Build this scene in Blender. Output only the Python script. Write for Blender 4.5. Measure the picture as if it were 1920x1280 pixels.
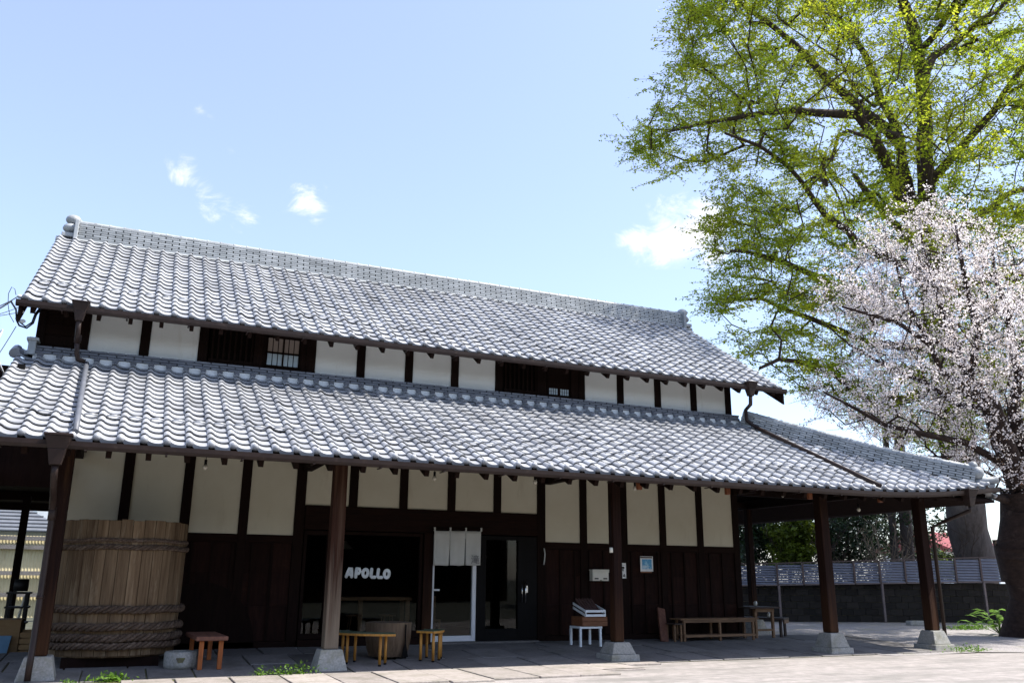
import bpy, math, random
import numpy as np
from mathutils import Vector, Matrix
R = math.radians
random.seed(7); rng = np.random.default_rng(7)
scene = bpy.context.scene
C = scene.collection
for o in list(bpy.data.objects): bpy.data.objects.remove(o)

# ------------------------------------------------------------------ camera
CAM = np.array([0.927, -15.026, 1.244]); YAW, PIT, ROL, F = R(23.793), R(15.403), R(0.475), 1611.4
_fw = np.array([math.sin(YAW)*math.cos(PIT), math.cos(YAW)*math.cos(PIT), math.sin(PIT)])
_r = np.array([math.cos(YAW), -math.sin(YAW), 0.0]); _u = np.cross(_r, _fw)
_r2 = _r*math.cos(ROL)+_u*math.sin(ROL); _u2 = -_r*math.sin(ROL)+_u*math.cos(ROL)
def ray(u, v): return _fw+_r2*(u-960)/F+_u2*(640-v)/F
def atd(u, v, dep): return CAM+ray(u, v)*dep
def pix(P):
    d = np.asarray(P, float)-CAM; w = d@_fw
    return 960+F*(d@_r2)/w, 640-F*(d@_u2)/w
cd = bpy.data.cameras.new('camera'); cam = bpy.data.objects.new('camera', cd); C.objects.link(cam)
cd.sensor_width = 36; cd.lens = F/1920*36; cd.clip_end = 3000; cd.clip_start = .1
cam.matrix_world = Matrix(((_r2[0], _u2[0], -_fw[0], CAM[0]), (_r2[1], _u2[1], -_fw[1], CAM[1]), (_r2[2], _u2[2], -_fw[2], CAM[2]), (0, 0, 0, 1)))
scene.camera = cam
# ------------------------------------------------------------------ light
SUND = np.array([.60, -.27, 1.0]); SUND /= np.linalg.norm(SUND)
EL = math.asin(SUND[2]); AZ = math.atan2(SUND[0], SUND[1])
sl = bpy.data.lights.new('sun', 'SUN'); sl.energy = 4.6; sl.angle = R(.53); sl.color = (1, .955, .89)
so = bpy.data.objects.new('sun', sl); C.objects.link(so)
so.rotation_euler = Vector(-SUND).to_track_quat('-Z', 'Y').to_euler(); so.location = (20, -20, 30)
w = bpy.data.worlds.new('World'); scene.world = w; w.use_nodes = True
nt = w.node_tree; nt.nodes.clear()
def N(nt, t, **k):
    n = nt.nodes.new(t)
    for a, b in k.items(): setattr(n, a, b)
    return n
sky = N(nt, 'ShaderNodeTexSky', sky_type='NISHITA', sun_disc=False, sun_elevation=EL, sun_rotation=AZ, air_density=1.0, dust_density=1.2, ozone_density=2.2, altitude=50)
bg = N(nt, 'ShaderNodeBackground'); bg.inputs[1].default_value = .15
out = N(nt, 'ShaderNodeOutputWorld')
tc = N(nt, 'ShaderNodeTexCoord')
nz = N(nt, 'ShaderNodeTexNoise'); nz.inputs['Scale'].default_value = 15; nz.inputs['Detail'].default_value = 9; nz.inputs['Roughness'].default_value = .66; nz.inputs['Distortion'].default_value = .8
mp = N(nt, 'ShaderNodeMapping'); mp.inputs['Scale'].default_value = (1, 1, 1.9)
nt.links.new(tc.outputs['Generated'], mp.inputs[0]); nt.links.new(mp.outputs[0], nz.inputs['Vector'])
mask = None
def mth(op, a, b=None, c=None):
    n = N(nt, 'ShaderNodeMath', operation=op)
    for i, x in enumerate((a, b, c)):
        if x is None: continue
        if isinstance(x, (int, float)): n.inputs[i].default_value = x
        else: nt.links.new(x, n.inputs[i])
    return n.outputs[0]
CL = [(1255, 440, 110, 1.7), (1200, 445, 65, 1.4), (1310, 430, 105, 1.7), (1330, 470, 80, 1.0), (575, 378, 66, .85), (560, 360, 40, .55), (345, 322, 46, .8), (325, 308, 30, .6), (378, 350, 36, .7), (405, 388, 46, .8), (455, 412, 52, .6),
      (380, 200, 26, .36), (398, 216, 18, .4), (430, 287, 18, .3), (8, 232, 30, .4), (1160, 385, 25, .3), (1010, 415, 30, .2)]
CL += [(x, y, r_, .8) for x, y, r_ in ((2400, 300, 160), (2900, 600, 240), (-700, 350, 140), (-1100, 500, 220), (400, -700, 130), (1500, -1300, 200))]
for u, v, r_, s in CL:
    d = ray(u, v); d = d/np.linalg.norm(d)
    vm = N(nt, 'ShaderNodeVectorMath', operation='DISTANCE'); nt.links.new(tc.outputs['Generated'], vm.inputs[0]); vm.inputs[1].default_value = d
    mr = N(nt, 'ShaderNodeMapRange', interpolation_type='SMOOTHSTEP'); nt.links.new(vm.outputs['Value'], mr.inputs[0])
    mr.inputs[1].default_value = r_/F*.98; mr.inputs[2].default_value = 0; mr.inputs[3].default_value = 0; mr.inputs[4].default_value = s
    mask = mr.outputs[0] if mask is None else mth('MAXIMUM', mask, mr.outputs[0])
cl = mth('MULTIPLY_ADD', mask, 1.0, mth('MULTIPLY_ADD', nz.outputs[0], 4.2, -2.45))
mr = N(nt, 'ShaderNodeMapRange', interpolation_type='SMOOTHSTEP'); nt.links.new(mth('MULTIPLY', cl, mth('MINIMUM', mth('MULTIPLY', mask, 3.0), 1.0)), mr.inputs[0])
mr.inputs[1].default_value = 0.0; mr.inputs[2].default_value = 1.5; mr.inputs[3].default_value = 0; mr.inputs[4].default_value = .95
mx = N(nt, 'ShaderNodeMixRGB'); nt.links.new(mr.outputs[0], mx.inputs[0]); hz_ = N(nt, 'ShaderNodeMixRGB'); hz_.inputs[0].default_value = .22; nt.links.new(sky.outputs[0], hz_.inputs[1]); hz_.inputs[2].default_value = (3.0, 2.9, 4.1, 1); nt.links.new(hz_.outputs[0], mx.inputs[1]); mx.inputs[2].default_value = (4.2, 4.2, 4.25, 1)
nt.links.new(mx.outputs[0], bg.inputs[0]); nt.links.new(bg.outputs[0], out.inputs[0])
scene.view_settings.view_transform = 'Standard'; scene.view_settings.look = 'None'; scene.view_settings.exposure = 1.18; scene.view_settings.gamma = 1
scene.render.engine = 'CYCLES'

# ------------------------------------------------------------------ materials
MATS = {}
def mat(name, col, rough=.7, col2=None, scale=(6, 6, 6), detail=6, bump=0., bscale=None, spec=.3, metal=0., rnd=0., lo=.35, hi=.65, trans=0., stain=None, zmix=None):
    m = bpy.data.materials.new(name); m.use_nodes = True; t = m.node_tree; p = t.nodes['Principled BSDF']
    p.inputs['Roughness'].default_value = rough; p.inputs['Specular IOR Level'].default_value = spec; p.inputs['Metallic'].default_value = metal
    g = N(t, 'ShaderNodeNewGeometry')
    def noise(sc, det=detail):
        mp = N(t, 'ShaderNodeMapping'); mp.inputs['Scale'].default_value = sc; t.links.new(g.outputs['Position'], mp.inputs[0])
        n = N(t, 'ShaderNodeTexNoise'); n.inputs['Scale'].default_value = 1; n.inputs['Detail'].default_value = det; n.inputs['Roughness'].default_value = .65; t.links.new(mp.outputs[0], n.inputs['Vector']); return n.outputs[0]
    c = None
    if col2 is None: col2 = tuple(x*.75 for x in col)
    n1 = noise(scale)
    mr = N(t, 'ShaderNodeMapRange'); t.links.new(n1, mr.inputs[0]); mr.inputs[1].default_value = lo; mr.inputs[2].default_value = hi
    mxx = N(t, 'ShaderNodeMixRGB'); t.links.new(mr.outputs[0], mxx.inputs[0]); mxx.inputs[1].default_value = (*col, 1); mxx.inputs[2].default_value = (*col2, 1); c = mxx.outputs[0]
    if stain:
        scol, ssc, a, b = stain
        ns = noise(ssc, 5); mr2 = N(t, 'ShaderNodeMapRange'); t.links.new(ns, mr2.inputs[0]); mr2.inputs[1].default_value = a; mr2.inputs[2].default_value = b
        m2 = N(t, 'ShaderNodeMixRGB'); t.links.new(mr2.outputs[0], m2.inputs[0]); t.links.new(c, m2.inputs[1]); m2.inputs[2].default_value = (*scol, 1); c = m2.outputs[0]
    if zmix:
        zc, za, zb = zmix; sx = N(t, 'ShaderNodeSeparateXYZ'); t.links.new(g.outputs['Position'], sx.inputs[0]); nz_ = noise((22, 22, .8), 5)
        ad0 = N(t, 'ShaderNodeMath', operation='MULTIPLY_ADD'); t.links.new(nz_, ad0.inputs[0]); ad0.inputs[1].default_value = 2.2; t.links.new(sx.outputs[2], ad0.inputs[2])
        mrz = N(t, 'ShaderNodeMapRange'); t.links.new(ad0.outputs[0], mrz.inputs[0]); mrz.inputs[1].default_value = za+1.1; mrz.inputs[2].default_value = zb+1.1; mrz.inputs[3].default_value = 1; mrz.inputs[4].default_value = 0
        m4 = N(t, 'ShaderNodeMixRGB'); t.links.new(mrz.outputs[0], m4.inputs[0]); t.links.new(c, m4.inputs[1]); m4.inputs[2].default_value = (*zc, 1); c = m4.outputs[0]
    if rnd:
        oi = N(t, 'ShaderNodeObjectInfo'); ad = N(t, 'ShaderNodeMath', operation='ADD'); t.links.new(oi.outputs['Random'], ad.inputs[0]); t.links.new(g.outputs['Random Per Island'], ad.inputs[1])
        fr = N(t, 'ShaderNodeMath', operation='FRACT'); t.links.new(ad.outputs[0], fr.inputs[0])
        mr3 = N(t, 'ShaderNodeMapRange'); t.links.new(fr.outputs[0], mr3.inputs[0]); mr3.inputs[3].default_value = 1-rnd; mr3.inputs[4].default_value = 1+rnd
        hs = N(t, 'ShaderNodeHueSaturation'); t.links.new(c, hs.inputs['Color']); t.links.new(mr3.outputs[0], hs.inputs['Value']); c = hs.outputs[0]
    t.links.new(c, p.inputs['Base Color'])
    if bump:
        nb = noise(bscale or scale, 4); b = N(t, 'ShaderNodeBump'); b.inputs['Strength'].default_value = bump; b.inputs['Distance'].default_value = .02
        t.links.new(nb, b.inputs['Height']); t.links.new(b.outputs[0], p.inputs['Normal'])
    if trans:
        tr = N(t, 'ShaderNodeBsdfTranslucent'); t.links.new(c, tr.inputs[0]); ms = N(t, 'ShaderNodeMixShader'); ms.inputs[0].default_value = trans
        t.links.new(p.outputs[0], ms.inputs[1]); t.links.new(tr.outputs[0], ms.inputs[2]); t.links.new(ms.outputs[0], t.nodes['Material Output'].inputs[0])
    MATS[name] = m; return m
def glassmat(name, tint, refl=1.0):
    m = bpy.data.materials.new(name); m.use_nodes = True; t = m.node_tree
    t.nodes.remove(t.nodes['Principled BSDF'])
    tr = N(t, 'ShaderNodeBsdfTransparent'); tr.inputs[0].default_value = (*tint, 1); gl = N(t, 'ShaderNodeBsdfGlossy'); gl.inputs['Roughness'].default_value = .02
    fr = N(t, 'ShaderNodeFresnel'); fr.inputs[0].default_value = 1.5; mu = N(t, 'ShaderNodeMath', operation='MULTIPLY'); t.links.new(fr.outputs[0], mu.inputs[0]); mu.inputs[1].default_value = refl
    ms = N(t, 'ShaderNodeMixShader'); t.links.new(mu.outputs[0], ms.inputs[0]); t.links.new(tr.outputs[0], ms.inputs[1]); t.links.new(gl.outputs[0], ms.inputs[2]); t.links.new(ms.outputs[0], t.nodes['Material Output'].inputs[0])
    MATS[name] = m; return m
mat('tile', (.395, .404, .418), .42, (.30, .306, .318), (1.3, 1.3, 1.3), spec=.5, metal=.12, rnd=.19, bump=.05, bscale=(30, 30, 30), stain=((.20, .202, .20), (2.0, 6, 2.0), .56, .82))
mat('ridge', (.34, .355, .36), .5, (.25, .265, .27), (3, 3, 3), metal=.1, rnd=.2)
mat('flash_tile_shaded', (.15, .158, .18), .5, (.11, .115, .13), (3, 3, 3), metal=.1, rnd=.14)  # darkened copy of the ridge tile: upper eave's shade put into the colour
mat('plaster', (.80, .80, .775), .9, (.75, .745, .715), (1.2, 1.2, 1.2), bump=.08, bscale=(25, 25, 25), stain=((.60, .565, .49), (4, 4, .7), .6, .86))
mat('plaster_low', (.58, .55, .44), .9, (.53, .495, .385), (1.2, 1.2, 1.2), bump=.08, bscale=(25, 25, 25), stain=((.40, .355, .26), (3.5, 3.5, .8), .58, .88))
mat('darkwood', (.013, .0062, .0045), .8, (.008, .004, .003), (25, 25, 2.5), bump=.25, rnd=.15, spec=.08)
mat('board', (.019, .0075, .0052), .75, (.010, .0042, .0034), (22, 22, 3), bump=.25, rnd=.35, spec=.08, stain=((.040, .016, .009), (1.3, 1.3, 2.6), .58, .8))
mat('beamwood', (.016, .0072, .005), .8, (.009, .0045, .0035), (2.5, 25, 25), bump=.25, spec=.08)
mat('postwood', (.019, .0078, .005), .8, (.010, .0044, .0033), (28, 28, 1.1), bump=.35, spec=.1, stain=((.05, .025, .0125), (16, 16, .9), .58, .82), zmix=((.048, .022, .0105), .1, 1.2))
mat('postpale', (.040, .0165, .010), .85, (.022, .0095, .006), (30, 30, 1.0), bump=.35, spec=.1, stain=((.07, .04, .026), (14, 14, .45), .5, .7), zmix=((.19, .155, .115), .0, 1.5))
mat('gutter', (.026, .0155, .0125), .5, (.017, .010, .0085), (6, 6, 6), spec=.25, stain=((.06, .04, .031), (8, 8, 8), .58, .82))
mat('pipe_grey', (.115, .122, .14), .5, None, (4, 4, 4))
mat('stone', (.33, .325, .30), .9, (.21, .21, .195), (38, 38, 38), bump=.3, bscale=(60, 60, 60), rnd=.1, stain=((.18, .175, .13), (5, 5, 5), .5, .75))
mat('slab', (.185, .172, .165), .9, (.125, .118, .112), (26, 26, 26), bump=.3, bscale=(35, 35, 35), rnd=.2, stain=((.09, .085, .072), (2.2, 2.2, 2.2), .48, .76))  # darker copy of the front slab stone: porch shade put into the colour
mat('slab_front_lit', (.31, .275, .25), .92, (.23, .205, .185), (22, 22, 22), bump=.35, bscale=(35, 35, 35), rnd=.16, stain=((.18, .165, .135), (3.2, 3.2, 3.2), .46, .72))  # pinkish front slabs, the sunlit copy: brightness against the porch put into the colour
mat('ground', (.32, .29, .27), .95, (.215, .197, .182), (5, 5, 5), bump=.5, bscale=(70, 70, 70), stain=((.17, .16, .145), (.6, 2.2, 1), .46, .68))
mat('asphalt', (.075, .075, .06), .95, (.05, .055, .035), (2, 2, 2), bump=.4, bscale=(60, 60, 60))
mat('gravel', (.36, .335, .325), .95, (.17, .158, .15), (28, 28, 28), bump=.8, bscale=(40, 40, 40), stain=((.17, .17, .10), (.9, .9, .9), .55, .75))
mat('soil', (.10, .085, .06), .95, (.16, .17, .05), (9, 9, 9), bump=.6)
mat('barrel', (.17, .118, .07), .88, (.075, .046, .026), (20, 20, 1.0), bump=.5, rnd=.22, spec=.1, stain=((.245, .195, .13), (7, 7, 1.4), .55, .8))
mat('rope', (.115, .082, .06), .95, (.055, .037, .028), (45, 45, 45), bump=.6, rnd=.18, spec=.08, stain=((.19, .15, .115), (6, 6, 14), .55, .8))
mat('bench_red', (.22, .075, .03), .6, (.12, .04, .02), (20, 5, 20), bump=.2, rnd=.15)
mat('bench_leg', (.36, .11, .025), .6, (.20, .055, .014), (40, 40, 4), rnd=.1, bump=.2)
mat('bench_top', (.17, .075, .048), .7, (.10, .042, .028), (20, 4, 20), bump=.3)
mat('green_top', (.075, .105, .06), .5, (.06, .085, .05), (8, 8, 8))
mat('yellow_wood', (.48, .24, .045), .55, (.30, .13, .025), (40, 40, 4), rnd=.1, bump=.15)
mat('stump', (.15, .105, .066), .9, (.075, .048, .03), (22, 22, 2), bump=.6, stain=((.04, .027, .02), (6, 6, 1), .6, .75))
mat('white_paint', (.72, .76, .78), .5, (.64, .68, .70), (6, 6, 6))
mat('crate_wood', (.20, .085, .038), .65, (.13, .05, .022), (4, 22, 22), rnd=.12)
mat('crate_dark', (.075, .04, .036), .8, None, (10, 10, 10))
mat('bench_wood', (.20, .115, .06), .7, (.12, .068, .035), (5, 25, 25), bump=.25, rnd=.15)
mat('bench_dark', (.05, .033, .026), .7, None, (8, 8, 8), rnd=.1)
mat('alu', (.66, .68, .70), .35, (.60, .62, .64), (5, 5, 5), spec=.5)
mat('steel', (.6, .6, .6), .25, None, (5, 5, 5), metal=1.)
mat('black', (.006, .0055, .0055), .6, None, (5, 5, 5), spec=.08)
mat('cream', (.62, .60, .52), .5, (.56, .54, .46), (5, 5, 5))
mat('cloth', (.56, .57, .54), .95, (.50, .51, .485), (3, 3, 3), bump=.15, bscale=(90, 90, 90), trans=.12)
mat('ink', (.20, .20, .21), .9)
mat('white', (.80, .80, .78), .6)
mat('vinyl', (.84, .90, .92), .6)
mat('poster_blue', (.09, .32, .55), .6, (.30, .55, .70), (18, 18, 14), lo=.48, hi=.56)
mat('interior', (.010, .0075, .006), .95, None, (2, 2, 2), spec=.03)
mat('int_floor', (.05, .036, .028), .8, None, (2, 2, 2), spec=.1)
mat('int_wood', (.46, .26, .13), .6, (.36, .19, .09), (4, 25, 25))
mat('tin', (.60, .53, .33), .6, (.52, .45, .27), (2, 2, 2), stain=((.36, .28, .16), (3, 3, 1), .6, .8))
mat('house_tile', (.13, .14, .16), .6, (.10, .11, .125), (4, 4, 4))
mat('house_wall', (.66, .70, .72), .8, None, (2, 2, 2))
mat('louvre', (.17, .18, .225), .5, (.135, .145, .185), (3, 3, 3), spec=.3)
mat('louvre_frame', (.085, .06, .055), .6)
mat('fence_post', (.16, .13, .125), .7)
mat('block', (.021, .0175, .015), .95, (.013, .012, .010), (9, 9, 9), bump=.5, rnd=.35, stain=((.05, .042, .036), (1.5, 1.5, 2), .6, .8))
mat('red_roof', (.24, .045, .045), .6, None, (3, 3, 3))
mat('blue_board', (.17, .32, .47), .6, None, (3, 3, 3))
mat('plywood', (.36, .22, .10), .7, (.27, .16, .07), (3, 20, 20))
mat('machine', (.018, .018, .018), .5)
mat('dish', (.72, .74, .76), .4)
mat('wire', (.012, .014, .02), .5)
mat('bulb_glass', (.45, .43, .36), .15, None, (5, 5, 5), spec=.8)
mat('bark', (.075, .052, .040), .95, (.035, .024, .019), (14, 14, 3), bump=.8)
mat('bark_pale', (.115, .098, .092), .95, (.065, .054, .05), (9, 9, 2.2), bump=.5, stain=((.05, .04, .035), (2, 2, .8), .5, .7))
mat('bark_cherry', (.036, .022, .017), .95, (.017, .010, .008), (7, 7, 12), bump=1., stain=((.07, .05, .038), (3, 3, 4), .58, .78))
mat('twig', (.05, .034, .026), .9, None, (9, 9, 9))
mat('twig_pale', (.20, .15, .11), .9, None, (9, 9, 9))
mat('leaf', (.52, .55, .045), .6, (.29, .39, .026), (.45, .45, .45), rnd=.28, trans=.55, spec=.1, lo=.4, hi=.6)
mat('leaf_dark', (.022, .045, .014), .5, (.012, .028, .008), (.7, .7, .7), rnd=.45, trans=.25, spec=.35)
mat('leaf_yellow', (.12, .155, .014), .55, (.06, .09, .008), (1.6, 1.6, 1.6), rnd=.4, trans=.45)
mat('weed', (.13, .24, .025), .6, (.08, .17, .015), (9, 9, 9), rnd=.3, trans=.4)
mat('blossom', (.90, .85, .835), .85, (.88, .80, .79), (1.1, 1.1, 1.1), rnd=.08, trans=.45, spec=.05)
mat('bud', (.30, .13, .07), .8, (.20, .17, .05), (1.5, 1.5, 1.5), rnd=.3, trans=.2)
glassmat('glass', (.62, .64, .64), .5)
mat('paper', (.30, .235, .20), .9, (.27, .21, .18), (2, 2, 2))
mat('frosted', (.40, .47, .52), .3, (.34, .42, .48), (3, 3, 14), spec=.6)

# ------------------------------------------------------------------ mesh helpers
def wl(o):
    v = Vector((0, 0, 0))
    while o is not None: v = v+o.location; o = o.parent
    return v
class MB:
    def __init__(s): s.v = []; s.f = []; s.sm = []
    def add(s, vs, fs, smooth=False):
        n = len(s.v); s.v += [tuple(map(float, q)) for q in vs]; s.f += [tuple(i+n for i in f) for f in fs]; s.sm += [smooth]*len(fs); return s
    def box(s, x0, x1, y0, y1, z0, z1):
        return s.add([(x0, y0, z0), (x1, y0, z0), (x1, y1, z0), (x0, y1, z0), (x0, y0, z1), (x1, y0, z1), (x1, y1, z1), (x0, y1, z1)],
                     [(0, 3, 2, 1), (4, 5, 6, 7), (0, 1, 5, 4), (1, 2, 6, 5), (2, 3, 7, 6), (3, 0, 4, 7)])
    def frust(s, cx, cy, z0, z1, a0, a1, b0=None, b1=None):
        b0 = b0 or a0; b1 = b1 or a1
        return s.add([(cx-a0, cy-b0, z0), (cx+a0, cy-b0, z0), (cx+a0, cy+b0, z0), (cx-a0, cy+b0, z0), (cx-a1, cy-b1, z1), (cx+a1, cy-b1, z1), (cx+a1, cy+b1, z1), (cx-a1, cy+b1, z1)],
                     [(0, 3, 2, 1), (4, 5, 6, 7), (0, 1, 5, 4), (1, 2, 6, 5), (2, 3, 7, 6), (3, 0, 4, 7)])
    def beam(s, a, b, w, h, up=(0, 0, 1)):
        a = Vector(a); b = Vector(b); d = (b-a).normalized(); side = d.cross(Vector(up)).normalized(); u = side.cross(d)
        P = []
        for q in (a, b):
            for i, j in ((-1, -1), (1, -1), (1, 1), (-1, 1)): P.append(q+side*(w/2*i)+u*(h/2*j))
        return s.add(P, [(0, 1, 2, 3), (7, 6, 5, 4), (0, 4, 5, 1), (1, 5, 6, 2), (2, 6, 7, 3), (3, 7, 4, 0)])
    def tube(s, pts, rad, n=8, cap=True, smooth=True):
        pts = [Vector(q) for q in pts]; m = len(pts)
        if not hasattr(rad, '__len__'): rad = [rad]*m
        t0 = (pts[1]-pts[0]).normalized(); x = t0.orthogonal().normalized(); V = []
        for i in range(m):
            t = (pts[min(i+1, m-1)]-pts[max(i-1, 0)]).normalized(); x = (x-t*x.dot(t)).normalized(); y = t.cross(x)
            for k in range(n):
                a = 2*math.pi*k/n; V.append(pts[i]+(x*math.cos(a)+y*math.sin(a))*rad[i])
        Fs = [(i*n+k, i*n+(k+1) % n, (i+1)*n+(k+1) % n, (i+1)*n+k) for i in range(m-1) for k in range(n)]
        s.add(V, Fs, smooth)
        if cap: s.add([], []); b = len(s.v)-len(V); s.f += [tuple(b+k for k in reversed(range(n))), tuple(b+(m-1)*n+k for k in range(n))]; s.sm += [False, False]
        return s
    def lathe(s, cx, cy, prof, n=24, smooth=True):
        V = []; m = len(prof)
        for r_, z in prof:
            for k in range(n): a = 2*math.pi*k/n; V.append((cx+r_*math.cos(a), cy+r_*math.sin(a), z))
        return s.add(V, [(i*n+k, i*n+(k+1) % n, (i+1)*n+(k+1) % n, (i+1)*n+k) for i in range(m-1) for k in range(n)], smooth)
    def ball(s, c, r, n=10, m=6, sc=(1, 1, 1)):
        V = []; 
        for i in range(m+1):
            th = math.pi*i/m
            for k in range(n): a = 2*math.pi*k/n; V.append((c[0]+r*sc[0]*math.sin(th)*math.cos(a), c[1]+r*sc[1]*math.sin(th)*math.sin(a), c[2]-r*sc[2]*math.cos(th)))
        return s.add(V, [(i*n+k, i*n+(k+1) % n, (i+1)*n+(k+1) % n, (i+1)*n+k) for i in range(m) for k in range(n)], True)
    def mesh(s, name, m, off=(0, 0, 0)):
        me = bpy.data.meshes.new(name); o = np.array(off)
        me.from_pydata([tuple(np.array(q)-o) for q in s.v] if any(off) else s.v, [], s.f); me.materials.append(MATS[m])
        me.polygons.foreach_set('use_smooth', s.sm); me.update(); return me
def link(name, me, parent=None, loc=(0, 0, 0)):
    o = bpy.data.objects.new(name, me); C.objects.link(o); o.parent = parent; o.location = loc; return o
def obj(name, mb, m, parent=None, bevel=0, base=None, kind=None):
    if parent is not None: off = tuple(wl(parent)); o = link(name, mb.mesh(name, m, off), parent)
    elif base is not None: o = link(name, mb.mesh(name, m, base), None, base)
    else: o = link(name, mb.mesh(name, m))
    if bevel:
        b = o.modifiers.new('bevel', 'BEVEL'); b.width = bevel; b.segments = 2; b.limit_method = 'ANGLE'
    if kind: o['kind'] = kind
    return o
def thing(name, label, cat, loc, group=None):
    o = bpy.data.objects.new(name, None); o.empty_display_size = .2; C.objects.link(o); o.location = loc; o['label'] = label; o['category'] = cat
    if group: o['group'] = group
    return o
def tag(o, label, cat, group=None):
    o['label'] = label; o['category'] = cat
    if group: o['group'] = group
    return o
def npmesh(name, V, Fq, m, parent=None, smooth=False, nper=4):
    me = bpy.data.meshes.new(name); V = np.asarray(V, np.float32).reshape(-1, 3); Fq = np.asarray(Fq, np.int32).reshape(-1, nper)
    if parent is not None: V = V-np.array(wl(parent), np.float32)
    me.vertices.add(len(V)); me.vertices.foreach_set('co', V.ravel()); me.loops.add(Fq.size); me.loops.foreach_set('vertex_index', Fq.ravel())
    me.polygons.add(len(Fq)); me.polygons.foreach_set('loop_start', np.arange(0, Fq.size, nper, dtype=np.int32)); me.polygons.foreach_set('loop_total', np.full(len(Fq), nper, np.int32))
    me.polygons.foreach_set('use_smooth', np.full(len(Fq), smooth)); me.materials.append(MATS[m]); me.update(calc_edges=True); me.validate()
    return link(name, me, parent)
def fl(y): return min(max(.045*(y+2.9), 0), .13)

# ------------------------------------------------------------------ ground
H = .909
g = MB(); g.add([(-900, -900, -.012), (900, -900, -.012), (900, 900, -.012), (-900, 900, -.012)], [(0, 1, 2, 3)])
o = obj('ground', g, 'asphalt'); o['kind'] = 'structure'
ya = MB(); n_ = 40; ed = [(-14, -2.6)]+[(-14+i*1.2, -8.6-.9*math.sin(i*.9)-.1*i) for i in range(40)]+[(34, -2.6)]
ya.add([(a, b, -.006) for a, b in ed], [tuple(range(len(ed)))]); o = obj('yard', ya, 'ground'); o['kind'] = 'structure'
# gravel yard at the right, an uneven sheet
xs = np.linspace(13.2, 60, 60); ys = np.linspace(-3.2, 60, 70)
X, Y = np.meshgrid(xs, ys); edge = np.clip((X-13.2-1.4*np.sin(Y*.8)*.5)/1.5, 0, 1)
X2 = X+.35*np.sin(Y*1.3)*(X < 14); Y2 = Y-(np.clip(X-15.8, 0, 8)*.42)*np.clip((3-Y)/6, 0, 1)
Zg = -.002+.012*np.sin(X*1.7)*np.sin(Y*1.3)*edge+.004
V = np.stack([X2, Y2, Zg], -1).reshape(-1, 3); nx = 60
Fq = [(j*nx+i, j*nx+i+1, (j+1)*nx+i+1, (j+1)*nx+i) for j in range(69) for i in range(nx-1)]
o = npmesh('gravel_yard', V, Fq, 'gravel', smooth=True); o['kind'] = 'structure'
# back soil strip at left passage
pv = MB(); pv.box(-6, 15.6, -2.92, 6.2, -.3, -.006)
pavement = obj('pavement', pv, 'soil'); pavement['kind'] = 'structure'
bedm = MB(); bedm.add([(-1.6, -2.9, -.004), (15.4, -2.9, -.004), (15.4, .1, .118), (-1.6, .1, .118)], [(0, 1, 2, 3)])
obj('bedding', bedm, 'soil', pavement)
rs = random.Random(3)
for (ya, yb, zt) in ((-2.9, -1.86, 1), (-1.86, -.86, 1), (-.86, .1, 1)):
    x = -1.6+rs.uniform(0, .4)
    while x < 15.3:
        wd = rs.uniform(.56, .82); x1 = min(x+wd, 15.4); gp = .011; dz = rs.uniform(-.004, .006)
        m = MB(); za, zb = .045*(ya+2.9)+.01+dz, .045*(yb+2.9)+.01+dz; j = [rs.uniform(-.008, .008) for _ in range(4)]
        m.add([(x+gp+j[0], ya+gp, za-.1), (x1-gp+j[1], ya+gp, za-.1), (x1-gp+j[2], yb-gp, zb-.1), (x+gp+j[3], yb-gp, zb-.1), (x+gp+j[0], ya+gp, za), (x1-gp+j[1], ya+gp, za), (x1-gp+j[2], yb-gp, zb), (x+gp+j[3], yb-gp, zb)],
              [(0, 3, 2, 1), (4, 5, 6, 7), (0, 1, 5, 4), (1, 2, 6, 5), (2, 3, 7, 6), (3, 0, 4, 7)])
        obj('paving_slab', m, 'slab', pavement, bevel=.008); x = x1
x = 1.1
while x < 8.35:
    wd = rs.uniform(.56, .70); x1 = x+wd; gp = .010; ya = -4.35+rs.uniform(-.12, .12); yb = -2.93; m = MB(); j = [rs.uniform(-.012, .012) for _ in range(4)]; zt = .018+rs.uniform(-.005, .006)
    if x1 > 7.2: ya += (x1-7.2)*.7
    ym = rs.uniform(-3.9, -3.3)
    for (a, b) in ((ya, ym), (ym, yb)) if rs.random() < .3 else ((ya, yb),):
        m = MB(); m.add([(x+gp+j[0], a+gp, -.06), (x1-gp+j[1], a+gp, -.06), (x1-gp+j[2], b-gp, -.06), (x+gp+j[3], b-gp, -.06), (x+gp+j[0], a+gp, zt), (x1-gp+j[1], a+gp, zt), (x1-gp+j[2], b-gp, zt), (x+gp+j[3], b-gp, zt)],
              [(0, 3, 2, 1), (4, 5, 6, 7), (0, 1, 5, 4), (1, 2, 6, 5), (2, 3, 7, 6), (3, 0, 4, 7)])
        obj('paving_slab', m, 'slab_front_lit', pavement, bevel=.01)
    x = x1
# flat natural stones and worn edging at the left corner
for pts in (((-.25, -3.25), (.25, -3.4), (.62, -3.2), (.5, -2.98), (0, -2.95), (-.3, -3.02)),):
    m = MB(); n = len(pts); m.add([(a, b, -.05) for a, b in pts]+[(a, b, .02) for a, b in pts], [tuple(range(n, 2*n))]+[(i, (i+1) % n, n+(i+1) % n, n+i) for i in range(n)])
    obj('paving_slab', m, 'slab_front_lit', pavement, bevel=.012)
m = MB(); m.box(.62, 3.4, -3.0, -2.925, -.05, .004); obj('soil_joint', m, 'soil', pavement)

# ------------------------------------------------------------------ storehouse
S = thing('storehouse', 'long two-tier white-plastered timber storehouse with grey tiled roofs and deep porch', 'building', (0, 0, 0))
PW = .15
def P(name, m, mt, parent=S, **k): return obj(name, m, mt, parent, **k)
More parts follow.
